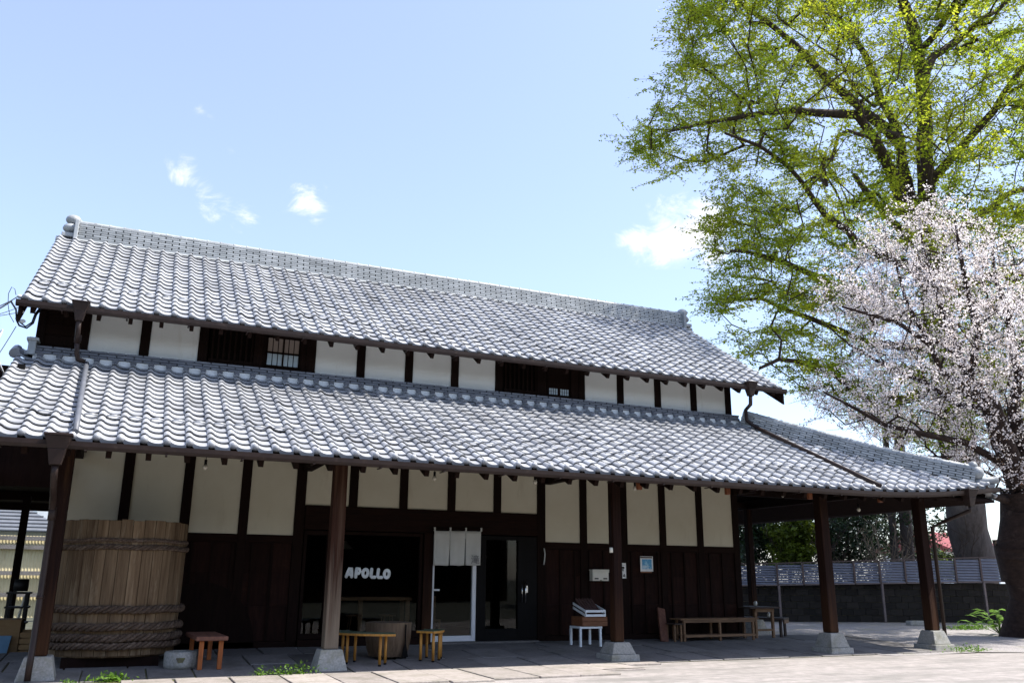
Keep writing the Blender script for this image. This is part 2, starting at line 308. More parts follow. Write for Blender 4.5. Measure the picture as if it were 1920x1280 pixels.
# walls: timber frame in the plane y=0
for i in range(15):
    x = i*H
    lo_, hi_ = .14, 5.62
    if 5 <= i <= 8: lo_ = 2.04
    wdt = PW if i not in (4, 9) else .17
    P('wall_post', MB().box(x-wdt/2, x+wdt/2, -.035, .12, lo_, hi_), 'darkwood', bevel=.006)
Z1, Z2, Z3 = 4.71, 1.915, 2.425
P('wall_plate', MB().box(-.66, 14*H+.08, -.02, .13, 5.40, 5.60), 'beamwood')
for i in range(14):
    x0, x1 = i*H+PW/2, (i+1)*H-PW/2
    if i not in (2, 3, 8, 9): P('plaster_panel', MB().box(x0+.002, x1-.002, -.008, .09, Z1-.25, 5.40), 'plaster')
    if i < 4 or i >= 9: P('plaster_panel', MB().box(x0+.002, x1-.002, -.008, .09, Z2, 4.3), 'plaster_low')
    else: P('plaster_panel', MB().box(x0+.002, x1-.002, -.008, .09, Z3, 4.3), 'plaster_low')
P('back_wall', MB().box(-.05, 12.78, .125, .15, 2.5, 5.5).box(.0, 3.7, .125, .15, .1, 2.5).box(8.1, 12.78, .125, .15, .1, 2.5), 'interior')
def pent(x0, x1, zb):
    pr = [(.13, zb), (5.33, zb), (5.33, 5.55), (2.73, 7.25), (.13, 5.55)]
    return MB().add([(x, a, b) for x in (x0, x1) for a, b in pr], [(4, 3, 2, 1, 0), (5, 6, 7, 8, 9)]+[(i, (i+1) % 5, 5+(i+1) % 5, 5+i) for i in range(5)])
P('gable_wall', pent(-.64, -.56, 3.6), 'darkwood'); P('side_wall', MB().box(-.06, .0, .13, 5.45, .1, 4), 'darkwood')
P('gable_wall', pent(12.72, 12.80, .1), 'board')
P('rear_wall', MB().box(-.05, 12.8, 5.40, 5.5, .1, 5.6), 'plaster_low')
# dark weatherboard bay at the left end of the upper storey
for k in range(6): P('weather_board', MB().box(-.64, -PW/2-.002, -.012-.008*(k % 2), .1, 4.42+k*.17, 4.42+k*.17+.165), 'darkwood')
P('corner_post', MB().box(-.68, -.56, -.035, .12, 4.4, 5.6), 'darkwood', bevel=.006)
# beams
P('sill_rail', MB().box(PW/2, 3.64-.09, -.03, .1, Z2-.13, Z2-.002), 'beamwood', bevel=.005)
P('sill_rail', MB().box(8.18+.09, 12.73-PW/2, -.03, .1, Z2-.13, Z2-.002), 'beamwood', bevel=.005)
P('lintel_beam', MB().box(3.64+.09, 8.18-.09, -.05, .12, 2.02, Z3-.002), 'beamwood', bevel=.008)
# wainscot
def wains(x0, x1):
    n = max(1, round((x1-x0)/.303)); wd = (x1-x0)/n
    for k in range(n):
        a = x0+k*wd
        for zz0, zz1 in ((.24, .78), (.785, 1.30), (1.305, Z2-.135)):
            P('wainscot_board', MB().box(a+.003, a+wd-.003, -.006-rs.uniform(0, .006), .05, zz0, zz1), 'board')
        P('batten', MB().box(a-.018, a+.018, -.03, -.0125, .24, Z2-.135), 'darkwood')
    P('base_rail', MB().box(x0, x1, -.045, .09, .13, .235), 'beamwood', bevel=.006)
    P('foundation_stone', MB().box(x0, x1, -.10, .12, .0, .125), 'slab', bevel=.015)
wains(PW/2, 3.64-.09); wains(8.18+.09, 12.73-PW/2)
# round timber leaning trace: old arched board door low in the left wainscot
m = MB(); arc = [(2.2+.85*math.cos(a), .15+1.0*math.sin(a)) for a in np.linspace(0, math.pi, 20)]
n = len(arc); m.add([(a, -.045, b) for a, b in arc]+[(a, -.03, b) for a, b in arc], [tuple(range(n))]+[(i, i+1, n+i+1, n+i) for i in range(n-1)]+[(n-1, 0, n, 2*n-1)])
P('arched_board', m, 'darkwood')
# --- upper windows
def lattice(x0, x1, z0, z1):
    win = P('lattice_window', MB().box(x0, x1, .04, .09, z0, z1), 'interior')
    k = 0; n = 9
    for k in range(n):
        a = x0+(k+.5)*(x1-x0)/n; P('lattice_bar', MB().box(a-.016, a+.016, -.01, .03, z0+.05, z1), 'darkwood', win)
    P('frame', MB().box(x0, x1, -.03, .05, z0, z0+.055), 'darkwood', win)
    return win
for i in (2, 8):
    x0, x1 = i*H+PW/2, (i+2)*H-PW/2
    P('window_sill', MB().box(x0, x1, -.045, .11, Z1-.12, Z1+.03), 'beamwood')
    lattice(x0+.03, x0+.87, Z1+.04, 5.38)
    P('window_mullion', MB().box(x0+.88, x0+.95, -.03, .09, Z1+.03, 5.39), 'darkwood')
    P('window_jamb', MB().box(x1-.11 if i == 2 else x1-.16, x1, -.02, .09, Z1+.03, 5.39), 'darkwood')
x0 = 2*H+PW/2+.99; x1 = 4*H-PW/2-.13
win = P('paned_window', MB().box(x0-.03, x1+.03, .04, .08, Z1+.05, 5.38), 'darkwood')
wd = (x1-x0)/6
for k in range(6):
    P('pane', MB().box(x0+k*wd+.008, x0+(k+1)*wd-.008, .028, .036, Z1+.09, Z1+.30), 'frosted', win)
    P('pane', MB().box(x0+k*wd+.008, x0+(k+1)*wd-.008, .028, .036, Z1+.33, Z1+.58), 'paper', win)
P('muntin', MB().box((x0+x1)/2-.014, (x0+x1)/2+.014, .01, .036, Z1+.07, Z1+.62), 'darkwood', win)
P('muntin', MB().box(x0, x1, .012, .036, Z1+.30, Z1+.33), 'darkwood', win)
P('frame', MB().box(x0, x1, .005, .036, Z1+.05, Z1+.09).box(x0, x1, .005, .036, Z1+.58, Z1+.66), 'darkwood', win)
x0 = 8*H+PW/2+1.03; x1 = 10*H-PW/2-.19
win = P('paned_window', MB().box(x0-.03, x1+.03, .04, .08, Z1+.05, 5.38), 'darkwood')
wd = (x1-x0)/9
for k in range(9):
    if k == 4: continue
    for q in range(2): P('pane', MB().box(x0+k*wd+.009, x0+(k+1)*wd-.006, .028, .036, Z1+.08+q*.065, Z1+.138+q*.065), 'frosted', win)
# --- shop front
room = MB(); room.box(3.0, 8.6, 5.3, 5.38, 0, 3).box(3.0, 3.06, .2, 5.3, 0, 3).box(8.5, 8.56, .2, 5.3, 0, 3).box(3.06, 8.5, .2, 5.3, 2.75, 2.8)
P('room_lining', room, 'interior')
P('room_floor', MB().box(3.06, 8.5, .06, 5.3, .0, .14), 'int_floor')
win = P('side_window', MB().box(3.74, 3.79, -.03, .08, .26, 2.0).box(4.13, 4.19, -.03, .08, .26, 2.0).box(3.79, 4.13, -.03, .08, .26, .34).box(3.79, 4.13, -.03, .08, 1.93, 2.0), 'darkwood')
P('pane', MB().box(3.79, 4.13, .02, .026, .34, 1.93), 'glass', win)
win = P('shop_window', MB().box(4.192, 4.26, -.03, .08, .26, 2.0).box(5.79, 5.84, -.03, .08, .26, 2.0).box(4.26, 5.79, -.03, .08, .26, .36).box(4.26, 5.79, -.03, .08, 1.95, 2.0), 'darkwood')
P('pane', MB().box(4.26, 5.79, .02, .026, .36, 1.95), 'glass', win)
P('window_sill', MB().box(3.73, 5.85, -.10, .1, .14, .255), 'beamwood', bevel=.008)
P('foundation_stone', MB().box(3.6, 5.86, -.16, .12, .0, .135), 'stone', bevel=.02)
P('door_post', MB().box(5.86, 6.03, -.06, .1, .14, 2.015), 'postwood', bevel=.006)
# bubble letters painted on the window
def strokes():
    A = [[(0.02, 0), (.10, .32), (.22, .62), (.36, .62), (.40, .32), (.42, 0)], [(.13, .2), (.38, .2)]]
    Pp = [[(.05, 0), (.08, .62)], [(.08, .62), (.3, .60), (.36, .42), (.26, .27), (.08, .26)]]
    Oo = [[(.2+.19*math.cos(a), .31+.29*math.sin(a)) for a in np.linspace(0, 2*math.pi, 17)]]
    L = [[(.05, .62), (.03, .1), (.09, .02), (.34, .02)]]
    return [A, Pp, Oo, L, L, Oo]
lx = [4.50, 4.655, 4.785, 4.925, 5.045, 5.165]; sc = .235
for li, st in enumerate(strokes()):
    m = MB()
    for s_ in st:
        pts = [(lx[li]+a*sc*.98+.03*b*sc, .008, 1.255+b*sc*.92-.01*li*.35) for a, b in s_]
        rad = .0285
        t = MB().tube(pts, rad, 8); 
        for e in (pts[0], pts[-1]): t.ball(e, rad, 8, 5)
        t.v = [(q[0], .012+(q[1]-.008)*.14, q[2]) for q in t.v]; m.add(t.v, t.f, True)
    P('letter', m, 'vinyl', win)
# white framed glass door
dr = P('glass_door', MB().box(6.04, 6.075, -.02, .06, .17, 2.0).box(6.80, 6.875, -.02, .06, .17, 2.0).box(6.075, 6.80, -.02, .06, .17, .265).box(6.075, 6.80, -.02, .06, 1.94, 2.0), 'alu', bevel=.004)
P('pane', MB().box(6.075, 6.80, .015, .021, .265, 1.94), 'glass', dr)
P('handle', MB().box(6.055, 6.17, -.06, -.035, 1.025, 1.055), 'alu', dr, bevel=.005)
P('threshold', MB().box(6.03, 8.10, -.12, .1, .05, .165), 'slab', bevel=.01)
# black framed door
dr = P('black_door', MB().box(6.885, 7.06, -.03, .06, .17, 2.0).box(7.70, 8.085, -.03, .06, .17, 2.0).box(7.06, 7.70, -.03, .06, .17, .37).box(7.06, 7.70, -.03, .06, 1.93, 2.0), 'black', bevel=.004)
P('pane', MB().box(7.06, 7.70, .015, .021, .37, 1.93), 'glass', dr)
P('pull_handle', MB().tube([(7.83, -.085, .82), (7.83, -.085, 1.22)], .013, 8).tube([(7.83, -.085, .88), (7.83, -.03, .88)], .008, 6).tube([(7.83, -.085, 1.16), (7.83, -.03, 1.16)], .008, 6), 'steel', dr)
P('pull_handle', MB().tube([(7.76, -.085, .82), (7.76, -.085, 1.2)], .008, 8).tube([(7.76, -.085, .88), (7.76, -.03, .88)], .006, 6), 'steel', dr)
P('lock', MB().box(7.86, 7.89, -.05, -.03, 1.0, 1.12), 'steel', dr)
# --- porch posts with tapered stone bases
for k, (px_, two, mt, w_) in enumerate(((.17, 0, 'postwood', .175), (3.73, 0, 'postpale', .20), (8.325, 1, 'postwood', .165), (12.75, 1, 'postwood', .195), (15.26, 1, 'postwood', .195), (15.26, 1, 'postwood', .16))):
    py = -2.5 if k < 5 else 2.7; z0 = fl(py); zt = .29 if k < 4 else .31
    if k >= 3: zt = .36
    po = P('porch_post', MB().frust(px_, py, zt, 3.05, w_/2, w_/2*.94), mt, bevel=.014)
    b = MB()
    if two: b.frust(px_, py, -.02, .115, .26, .25); b.frust(px_, py, .1155, zt-.002, .215, .145)
    else: b.frust(px_, py, -.02, zt-.002, .225, .15)
    P('stone_base', b, 'stone', po, bevel=.012)
P('porch_beam', MB().box(-2.2, 15.4, -2.6, -2.4, 2.96, 3.17), 'beamwood', bevel=.008)
P('porch_beam', MB().box(15.16, 15.36, -2.4, 5.9, 2.96, 3.17), 'beamwood', bevel=.008)
for k, xx in enumerate((.17, 3.72, 8.30, 12.75)):
    P('tie_beam', MB().box(xx-.07, xx+.07, -2.4, -.04, 2.99, 3.14), 'darkwood')
P('tie_beam', MB().box(12.85, 15.16, -.07, .07, 2.99, 3.14), 'darkwood'); P('tie_beam', MB().box(12.85, 15.16, 2.63, 2.77, 2.99, 3.14), 'darkwood')
P('brace', MB().beam((12.9, -2.4, 2.95), (15.1, .2, 3.35), .12, .12), 'beamwood')
# --- roofs
LE, LT, LZE, LZT = -3.50, -.12, 2.80, 4.50
HX = 12.73
prof_t = np.array([0, .05, .12, .19, .27, .36, .48, .62, .78, .9, 1.0]); prof_z = np.array([.022, .040, .050, .050, .038, .018, .003, -.006, -.007, -.003, .004])
def tile_template(Wd, L, drop=.018, eave=False):
    n = len(prof_t); x = prof_t*Wd*1.012; V = []; Fc = []
    f_up, b_up = .036, .004
    V += [(x[i], 0, prof_z[i]+f_up) for i in range(n)]; V += [(x[i], L*1.06, prof_z[i]+b_up) for i in range(n)]
    Fc += [(i, i+1, n+i+1, n+i) for i in range(n-1)]; sm = [True]*(n-1)
    b0 = len(V); V += [(x[i], 0, prof_z[i]+f_up) for i in range(n)]; 
    dz = np.full(n, drop)
    if eave: dz = np.interp(prof_t, [0, .05, .3, .4, .62, .95, 1.], [.03, .05, .05, .062, .075, .055, .05])
    V += [(x[i], .004 if not eave else -.004, prof_z[i]+f_up-dz[i]) for i in range(n)]
    Fc += [(b0+i+1, b0+i, b0+n+i, b0+n+i+1) for i in range(n-1)]; sm += [False]*(n-1)
    b1 = len(V); V += [(0, 0, prof_z[0]+f_up), (0, L*1.06, prof_z[0]+b_up), (0, L*1.06, prof_z[0]+b_up-.012), (0, 0, prof_z[0]+f_up-.016)]; Fc.append((b1, b1+1, b1+2, b1+3)); sm.append(False)
    if eave:
        m = MB(); m.ball((.155*Wd, .012, prof_z[2]+f_up-.03), .050, 10, 6, (1, .75, 1)); b2 = len(V); V += m.v; Fc += [tuple(b2+i for i in f) for f in m.f]; sm += [True]*len(m.f)
    return np.array(V), Fc, sm
def lift(x, y):
    t = max(0, (x-12.4)/3.8); k = min(1, max(0, (LT-y)/(LT-LE))); return .23*t**2.2*k**1.5
TJ = []   # joined tiles
INDIV = []
def lay(origin, ux, us, un, cols, rows, Wd, L, keep=None, cand=False, liftf=None, eave_r=0):
    tv, tf, tsm = tile_template(Wd, L); ev, ef, esm = tile_template(Wd, L, eave=True)
    for r_ in range(rows):
        for c_ in range(cols):
            p = origin+ux*(c_*Wd)+us*(r_*L)
            if keep and not keep(p+ux*Wd*.5+us*L*.5): continue
            j = np.array([rng.normal(0, .002), rng.normal(0, .0032), rng.normal(0, .0022)])
            p = p+ux*j[0]+us*j[1]+un*j[2]; p = p.copy(); tl = 0.
            if liftf: p[2] += liftf(p[0], p[1]); tl = (liftf(p[0]+Wd, p[1])-liftf(p[0], p[1]))/Wd
            INDIV.append((p, ux+np.array([0, 0, tl]), us, un, r_ == 0 and eave_r == 0, Wd, L, cand))
def frame(a, b):
    d = np.array(b, float)-np.array(a, float); L = np.linalg.norm(d); return d/L, L
us, LL = frame((0, LE, LZE), (0, LT, LZT)); un = np.cross(np.array([1., 0, 0]), us)
PITL = .267; ROWS = 17
lay(np.array([.2-4*PITL, LE, LZE]), np.array([1., 0, 0]), us, un, 64, ROWS, PITL, LL/ROWS, keep=lambda p: p[0]-HX < -p[1]-.02, cand=True, liftf=lift)
usr, _ = frame((HX+3.5, 0, LZE), (HX+.12, 0, LZT)); unr = np.cross(np.array([0, 1., 0]), usr)
lay(np.array([HX+3.5, -3.5, LZE]), np.array([0, 1., 0]), usr, unr, 35, ROWS, PITL, LL/ROWS, keep=lambda p: (p[0]-HX) > -p[1]+.02)
UE, UZE, RY, RZB = -.80, 5.22, 2.73, 7.50
uu, UL = frame((0, UE, UZE), (0, RY-.12, RZB)); unu = np.cross(np.array([1., 0, 0]), uu); PITU = .2622; UR = 19
lay(np.array([-.85, UE, UZE]), np.array([1., 0, 0]), uu, unu, 55, UR, PITU, UL/UR, cand=True)
ub, _ = frame((0, 2*RY-UE, UZE), (0, RY+.12, RZB)); unb = np.cross(np.array([-1., 0, 0]), ub)
lay(np.array([13.57, 2*RY-UE, UZE]), np.array([-1., 0, 0]), ub, unb, 55, UR, PITU, UL/UR)
lower_roof = P('lower_roof', MB().add([(-.9, LE+.02, LZE-.03), (HX+3.45, LE+.02, LZE-.03), (HX+.1, LT, LZT-.03), (-.9, LT, LZT-.03), (-.9, LE+.02, LZE-.08), (HX+3.45, LE+.02, LZE-.08), (HX+.1, LT, LZT-.08), (-.9, LT, LZT-.08)],
    [(0, 1, 2, 3), (7, 6, 5, 4), (0, 4, 5, 1), (1, 5, 6, 2), (3, 2, 6, 7), (0, 3, 7, 4)]).add([(HX+3.45, LE+.02, LZE-.03), (HX+3.45, 5.8, LZE-.03), (HX+.1, 5.8, LZT-.03), (HX+.1, LT, LZT-.03), (HX+3.45, LE+.02, LZE-.08), (HX+3.45, 5.8, LZE-.08), (HX+.1, 5.8, LZT-.08), (HX+.1, LT, LZT-.08)],
    [(0, 1, 2, 3), (7, 6, 5, 4), (0, 4, 5, 1), (1, 5, 6, 2), (0, 3, 7, 4)]), 'beamwood')
main_roof = P('main_roof', MB().add([(-.80, UE+.02, UZE-.03), (13.52, UE+.02, UZE-.03), (13.52, RY, RZB+.0), (-.80, RY, RZB+.0), (-.80, UE+.02, UZE-.08), (13.52, UE+.02, UZE-.08), (13.52, RY, RZB-.05), (-.80, RY, RZB-.05), (-.80, 2*RY-UE-.02, UZE-.03), (13.52, 2*RY-UE-.02, UZE-.03), (-.80, 2*RY-UE-.02, UZE-.08), (13.52, 2*RY-UE-.02, UZE-.08)],
    [(0, 1, 2, 3), (7, 6, 5, 4), (0, 4, 5, 1), (1, 5, 6, 2), (0, 3, 7, 4), (3, 2, 9, 8), (10, 11, 6, 7), (8, 9, 11, 10), (9, 2, 6, 11), (3, 8, 10, 7)]), 'beamwood')
# the 300 tiles that show largest are single objects, the rest one joined part
cand = []
for i, t in enumerate(INDIV):
    if not t[7]: continue
    u, v = pix(t[0]+t[1]*t[5]*.5)
    if -10 < u < 1930: cand.append((np.linalg.norm(t[0]-CAM)/max(.05, abs(np.dot(t[3], (t[0]-CAM)/np.linalg.norm(t[0]-CAM)))), i))
single = {i for _, i in sorted(cand)[:300]}
tm = {}
JV, JF, JS, nv = [], [], [], 0
for i, (p, ux, us_, un_, ea, Wd, L, cd_) in enumerate(INDIV):
    key = (round(Wd, 4), round(L, 4), ea)
    if key not in tm:
        tv, tf, ts = tile_template(Wd, L, eave=ea); me = bpy.data.meshes.new('roof_tile'); me.from_pydata([tuple(q) for q in tv], [], tf); me.materials.append(MATS['tile']); me.polygons.foreach_set('use_smooth', ts); tm[key] = (tv, tf, ts, me)
    tv, tf, ts, me = tm[key]
    if i in single:
        ob = link('roof_tile', me, lower_roof if p[2] < 4.8 else main_roof)
        ob.matrix_local = Matrix(((ux[0], us_[0], un_[0], p[0]), (ux[1], us_[1], un_[1], p[1]), (ux[2], us_[2], un_[2], p[2]), (0, 0, 0, 1)))
    else:
        JV.append(p+tv[:, :1]*ux+tv[:, 1:2]*us_+tv[:, 2:]*un_); JF += [tuple(q+nv for q in f) for f in tf]; JS += ts; nv += len(tv)
me = bpy.data.meshes.new('roof_tiles'); me.from_pydata(np.concatenate(JV).tolist(), [], JF); me.materials.append(MATS['tile']); me.polygons.foreach_set('use_smooth', JS)
o = link('roof_tiles', me, S); o['kind'] = 'stuff'
# snow guard loops
def guard_mesh():
    m = MB(); an = np.linspace(-.1, math.pi+.1, 13); pts = [(.074*math.cos(a), -.02-.0*a, .088*math.sin(a)) for a in an]; m.tube(pts, .0125, 6)
    return m.mesh('snow_guard', 'tile')
gme = guard_mesh()
for par, org, ux, us_, un_, n, Wd, L, row in ((lower_roof, np.array([.2-4*PITL, LE, LZE]), np.array([1., 0, 0]), us, un, 58, PITL, LL/ROWS, 4), (main_roof, np.array([-.85, UE, UZE]), np.array([1., 0, 0]), uu, unu, 55, PITU, UL/UR, 4)):
    for c_ in range(n):
        p = org+ux*(c_*Wd+.66*Wd)+us_*(row*L+.045)+un_*.062
        if par is lower_roof:
            p = p.copy(); p[2] += lift(p[0], p[1])
            if p[0]-HX > -p[1]-.2: continue
        g_ = link('snow_guard', gme, par); up = un_*.42-us_*.91; up /= np.linalg.norm(up); fwv = np.cross(up, ux)
        g_.matrix_local = Matrix(((ux[0], fwv[0], up[0], p[0]), (ux[1], fwv[1], up[1], p[1]), (ux[2], fwv[2], up[2], p[2]), (0, 0, 0, 1)))
# ridge: stacked courses
def courses(name, a, b, base_w, n, h, seg, step, mt, parent, capr=.085, cap=True):
    a = np.array(a, float); b = np.array(b, float); d = b-a; Ln = np.linalg.norm(d); d /= Ln; side = np.cross(d, [0, 0, 1]); side /= np.linalg.norm(side); up = np.cross(side, d)
    V, Fs, S_ = [], [], []; m = MB()
    def slab(s0, s1, w_, z0, z1):
        pts = []
        for zz in (z0, z1):
            for ss, ww in ((s0, -w_), (s1, -w_), (s1, w_), (s0, w_)): pts.append(a+d*ss+side*ww+up*zz)
        m.add(pts, [(0, 3, 2, 1), (4, 5, 6, 7), (0, 1, 5, 4), (1, 2, 6, 5), (2, 3, 7, 6), (3, 0, 4, 7)])
    for k in range(n):
        off = (k % 2)*seg*.5; s_ = -off; wd = base_w-step*k
        while s_ < Ln:
            s0, s1 = max(0, s_+.012), min(Ln, s_+seg-.012)
            if s1-s0 > .02: slab(s0, s1, wd+rng.normal(0, .002), k*h+.012, (k+1)*h)
            s_ += seg
    slab(0, Ln, base_w-step*n-.03, 0, n*h)
    o = obj(name, m, mt, parent); o['kind'] = 'stuff'
    if cap:
        s_ = 0.; topz = n*h
        while s_ < Ln-.02:
            mm = MB(); s1 = min(Ln, s_+seg)
            ring = [(math.cos(t), math.sin(t)) for t in np.linspace(-.3, math.pi+.3, 9)]
            for q0, q1, rr in ((s_, s_+.035, capr*1.13), (s_+.0352, s1-.003, capr)):
                pts = [a+d*ss+side*(rr*c_)+up*(topz+rr*.75*s2+.01) for ss in (q0, q1) for c_, s2 in ring]
                mm.add(pts, [(i, i+1, 9+i+1, 9+i) for i in range(8)], True); mm.add(pts[:9], [tuple(range(9))]); mm.add(pts[9:], [tuple(reversed(range(9)))])
            obj('ridge_cap_tile', mm, mt, parent); s_ += seg
courses('ridge_courses', (-.52, RY, RZB-.02), (13.45, RY, RZB-.02), .21, 8, .047, .262, .009, 'ridge', main_roof)
m = MB()
for k in range(54):
    a = -.52+k*.2590
    m.add([(a, RY-.19, RZB+.0), (a+.25, RY-.19, RZB+.0), (a+.25, RY-.30, RZB-.07), (a, RY-.30, RZB-.07)], [(0, 1, 2, 3)])
    m.tube([(a, RY-.19, RZB), (a, RY-.31, RZB-.06)], .012, 6)
o = P('ridge_apron', m, 'ridge', main_roof); o['kind'] = 'stuff'
for sx in (-1, 1):
    x = -.52 if sx < 0 else 13.45
    e = MB().box(min(x, x+sx*.07), max(x, x+sx*.07), RY-.27, RY+.27, RZB-.12, RZB+.36)
    e.ball((x+sx*.12, RY-.02, RZB+.42), .13, 12, 8, (1.1, 1, .8)).ball((x+sx*.14, RY-.02, RZB+.24), .14, 12, 8, (1.1, 1.1, .7)).box(min(x+sx*.07, x+sx*.28), max(x+sx*.07, x+sx*.28), RY-.2, RY+.2, RZB+.02, RZB+.10)
    e.tube([(x+sx*.1, RY, RZB-.02), (x+sx*.38, RY, RZB-.03)], .09, 10)
    P('ridge_end_tile', e, 'ridge', main_roof, bevel=.01)
# flashing courses where the lower roof meets the wall
courses('wall_courses', (-.66, -.13, LZT+.05), (HX+.12, -.13, LZT+.05), .10, 3, .045, .262, .012, 'flash_tile_shaded', lower_roof, cap=False)
courses('wall_courses', (HX+.13, -.10, LZT+.05), (HX+.13, 5.6, LZT+.05), .10, 3, .045, .262, .012, 'flash_tile_shaded', lower_roof, cap=False)
m = MB()
for c_ in range(55):
    x = .2-4*PITL+c_*PITL
    if x > HX: break
    m.tube([(x+.045, -.27, LZT+.02), (x+.045, -.10, LZT+.09)], .047, 8)
P('wall_joint_caps', m, 'flash_tile_shaded', lower_roof)['kind'] = 'stuff'
P('wall_mortar', MB().box(-.66, HX+.1, -.205, -.15, LZT-.06, LZT+.058), 'plaster', lower_roof)
m = MB().box(-.74, -.63, -.26, -.02, LZT+.02, LZT+.30).box(-.77, -.60, -.28, -.02, LZT+.24, LZT+.29); P('ridge_end_tile', m, 'ridge', lower_roof, bevel=.012)
m = MB().tube([(-.90, -.30, LZT+.0), (-.90, -.02, LZT+.13)], .075, 10).box(-.90, -.66, -.22, -.02, LZT+.02, LZT+.09); P('verge_end_tile', m, 'tile', lower_roof)
# hip ridge
def hz(d): return LZE+(3.5-d)*(LZT-LZE)/(LT-LE)+lift(HX+d, -d)-.01
hd = [.16+.1849*4*i for i in range(4)]+[3.24]
for d0, d1 in zip(hd[:-1], hd[1:]): courses('hip_courses', (HX+d0, -d0, hz(d0)), (HX+d1, -d1, hz(d1)), .16, 6, .047, .2615, .009, 'ridge', lower_roof, capr=.085)
m = MB().ball((HX+3.30, -3.30, LZE+.50), .13, 12, 8).ball((HX+3.26, -3.26, LZE+.64), .09, 12, 8).tube([(HX+3.2, -3.2, LZE+.3), (HX+3.55, -3.55, LZE+.36)], .075, 10)
P('hip_end_tile', m, 'ridge', lower_roof)
# barge boards, verge
for sx in (-.88, 13.54):
    m = MB()
    for ya, yb in ((UE-.02, RY), (2*RY-UE+.02, RY)):
        m.beam((sx+.02, ya, UZE-.16), (sx+.02, yb, RZB-.12), .05, .26, up=(1, 0, 0)) if False else m.add([(sx, ya, UZE-.34), (sx, yb, RZB-.3), (sx, yb, RZB-.02), (sx, ya, UZE-.03), (sx+.045, ya, UZE-.34), (sx+.045, yb, RZB-.3), (sx+.045, yb, RZB-.02), (sx+.045, ya, UZE-.03)], [(0, 1, 2, 3), (7, 6, 5, 4), (0, 4, 5, 1), (3, 2, 6, 7), (0, 3, 7, 4), (1, 5, 6, 2)])
    P('barge_board', m, 'darkwood', main_roof)
# rafters
for k in range(32):
    x = -.70+k*.4545
    if x > 13.4: break
    P('rafter', MB().beam((x, UE+.06, UZE-.135+.0), (x, .0, UZE-.135+(.0-UE-.06)*(RZB-UZE)/(RY-.12-UE)), .06, .09), 'darkwood', main_roof)
for k in range(38):
    x = -.70+k*.4545
    if x > HX+3.2: break
    y1 = -.05 if x < HX else -(x-HX)
    P('rafter', MB().beam((x, LE+.08, LZE-.135+lift(x, LE)), (x, y1, LZE-.135+(y1-LE-.08)*(LZT-LZE)/(LT-LE)), .065, .10), 'darkwood', lower_roof)
P('hip_rafter', MB().beam((HX, 0, LZT-.2), (HX+3.35, -3.35, LZE-.0), .11, .16), 'darkwood', lower_roof)
# gutters
def gutter(pts, parent):
    m = MB(); prof = [(-.055, .055), (-.05, .0), (-.025, -.035), (.025, -.035), (.05, 0), (.055, .055), (.045, .055), (.038, 0), (.02, -.025), (-.02, -.025), (-.04, 0), (-.047, .055)]
    n = len(prof); V = []
    for i, q in enumerate(pts):
        a = Vector(pts[max(0, i-1)]); b = Vector(pts[min(len(pts)-1, i+1)]); d = (b-a).normalized(); s_ = d.cross(Vector((0, 0, 1))).normalized()
        for c_, z in prof: V.append(Vector(q)+s_*c_+Vector((0, 0, z)))
    m.add(V, [(i*n+k, i*n+(k+1) % n, (i+1)*n+(k+1) % n, (i+1)*n+k) for i in range(len(pts)-1) for k in range(n)])
    return P('gutter', m, 'gutter', parent)
gl_ = [(x, LE-.045, LZE-.075+lift(x, LE)) for x in [-2.5, 12]+list(np.linspace(12.6, HX+3.5, 12))]
g1 = gutter(gl_, lower_roof)
g2 = gutter([(HX+3.55, y, LZE-.075+.23*max(0, (1-(y+3.5)/3))**2) for y in np.linspace(-3.55, 5.9, 12)], lower_roof)
g3 = gutter([(-.92, UE-.045, UZE-.075), (13.62, UE-.045, UZE-.075)], main_roof)
for k in range(20):
    x = -.5+k*.909
    if x < 15.5: P('gutter_bracket', MB().box(x-.012, x+.012, LE-.09, LE+.10, LZE-.125+lift(x, LE), LZE-.112+lift(x, LE)), 'gutter', g1)
for k in range(16):
    x = -.3+k*.909
    P('gutter_bracket', MB().box(x-.012, x+.012, UE-.09, UE+.10, UZE-.125, UZE-.112), 'gutter', g3)
def hopper(x, y, z, s=1.0, mt='gutter'):
    m = MB(); m.frust(x, y, z-.10*s, z+.03*s, .085*s, .125*s); m.box(x-.135*s, x+.135*s, y-.135*s, y+.135*s, z+.0305*s, z+.055*s); m.frust(x, y, z-.26*s, z-.101*s, .055*s, .085*s)
    return m
# left downpipes
P('rain_hopper', hopper(-.05, UE-.06, UZE+.0, .95), 'gutter', main_roof, bevel=.006)
P('downpipe', MB().tube([(-.05, UE-.06, UZE-.24), (-.045, -.80, UZE-.42), (-.04, -.68, 4.68)], .038, 10).tube([(-.04, -.69, 4.80), (-.04, -.675, 4.68)], .05, 10).tube([(-.04, -.68, 4.68), (-.03, -.62, 4.52), (0, -.56, 4.44), (.10, -.55, 4.42)], .036, 10), 'gutter', main_roof)
ys_ = np.linspace(-.52, LE-.0, 6)
P('downpipe', MB().tube([(.12+.03*i, y, LZE+(y-LE)*(LZT-LZE)/(LT-LE)+.105) for i, y in enumerate(ys_)], .036, 10), 'pipe_grey', lower_roof)
P('rain_hopper', hopper(.11, LE-.06, LZE-.01, 1.15), 'gutter', lower_roof, bevel=.006)
P('downpipe', MB().tube([(.11, LE-.06, LZE-.30), (.115, LE-.06, LZE-.42), (.10, -3.0, LZE-.62), (.09, -2.72, LZE-.75), (.10, -2.70, LZE-.85), (.10, -2.70, .45), (.10, -2.76, .30), (.10, -2.80, .03)], .038, 12).tube([(.097, -2.71, 2.06), (.097, -2.705, 1.9)], .046, 10).tube([(.1, -2.70, 1.0), (.1, -2.70, .96)], .044, 10), 'gutter', lower_roof)
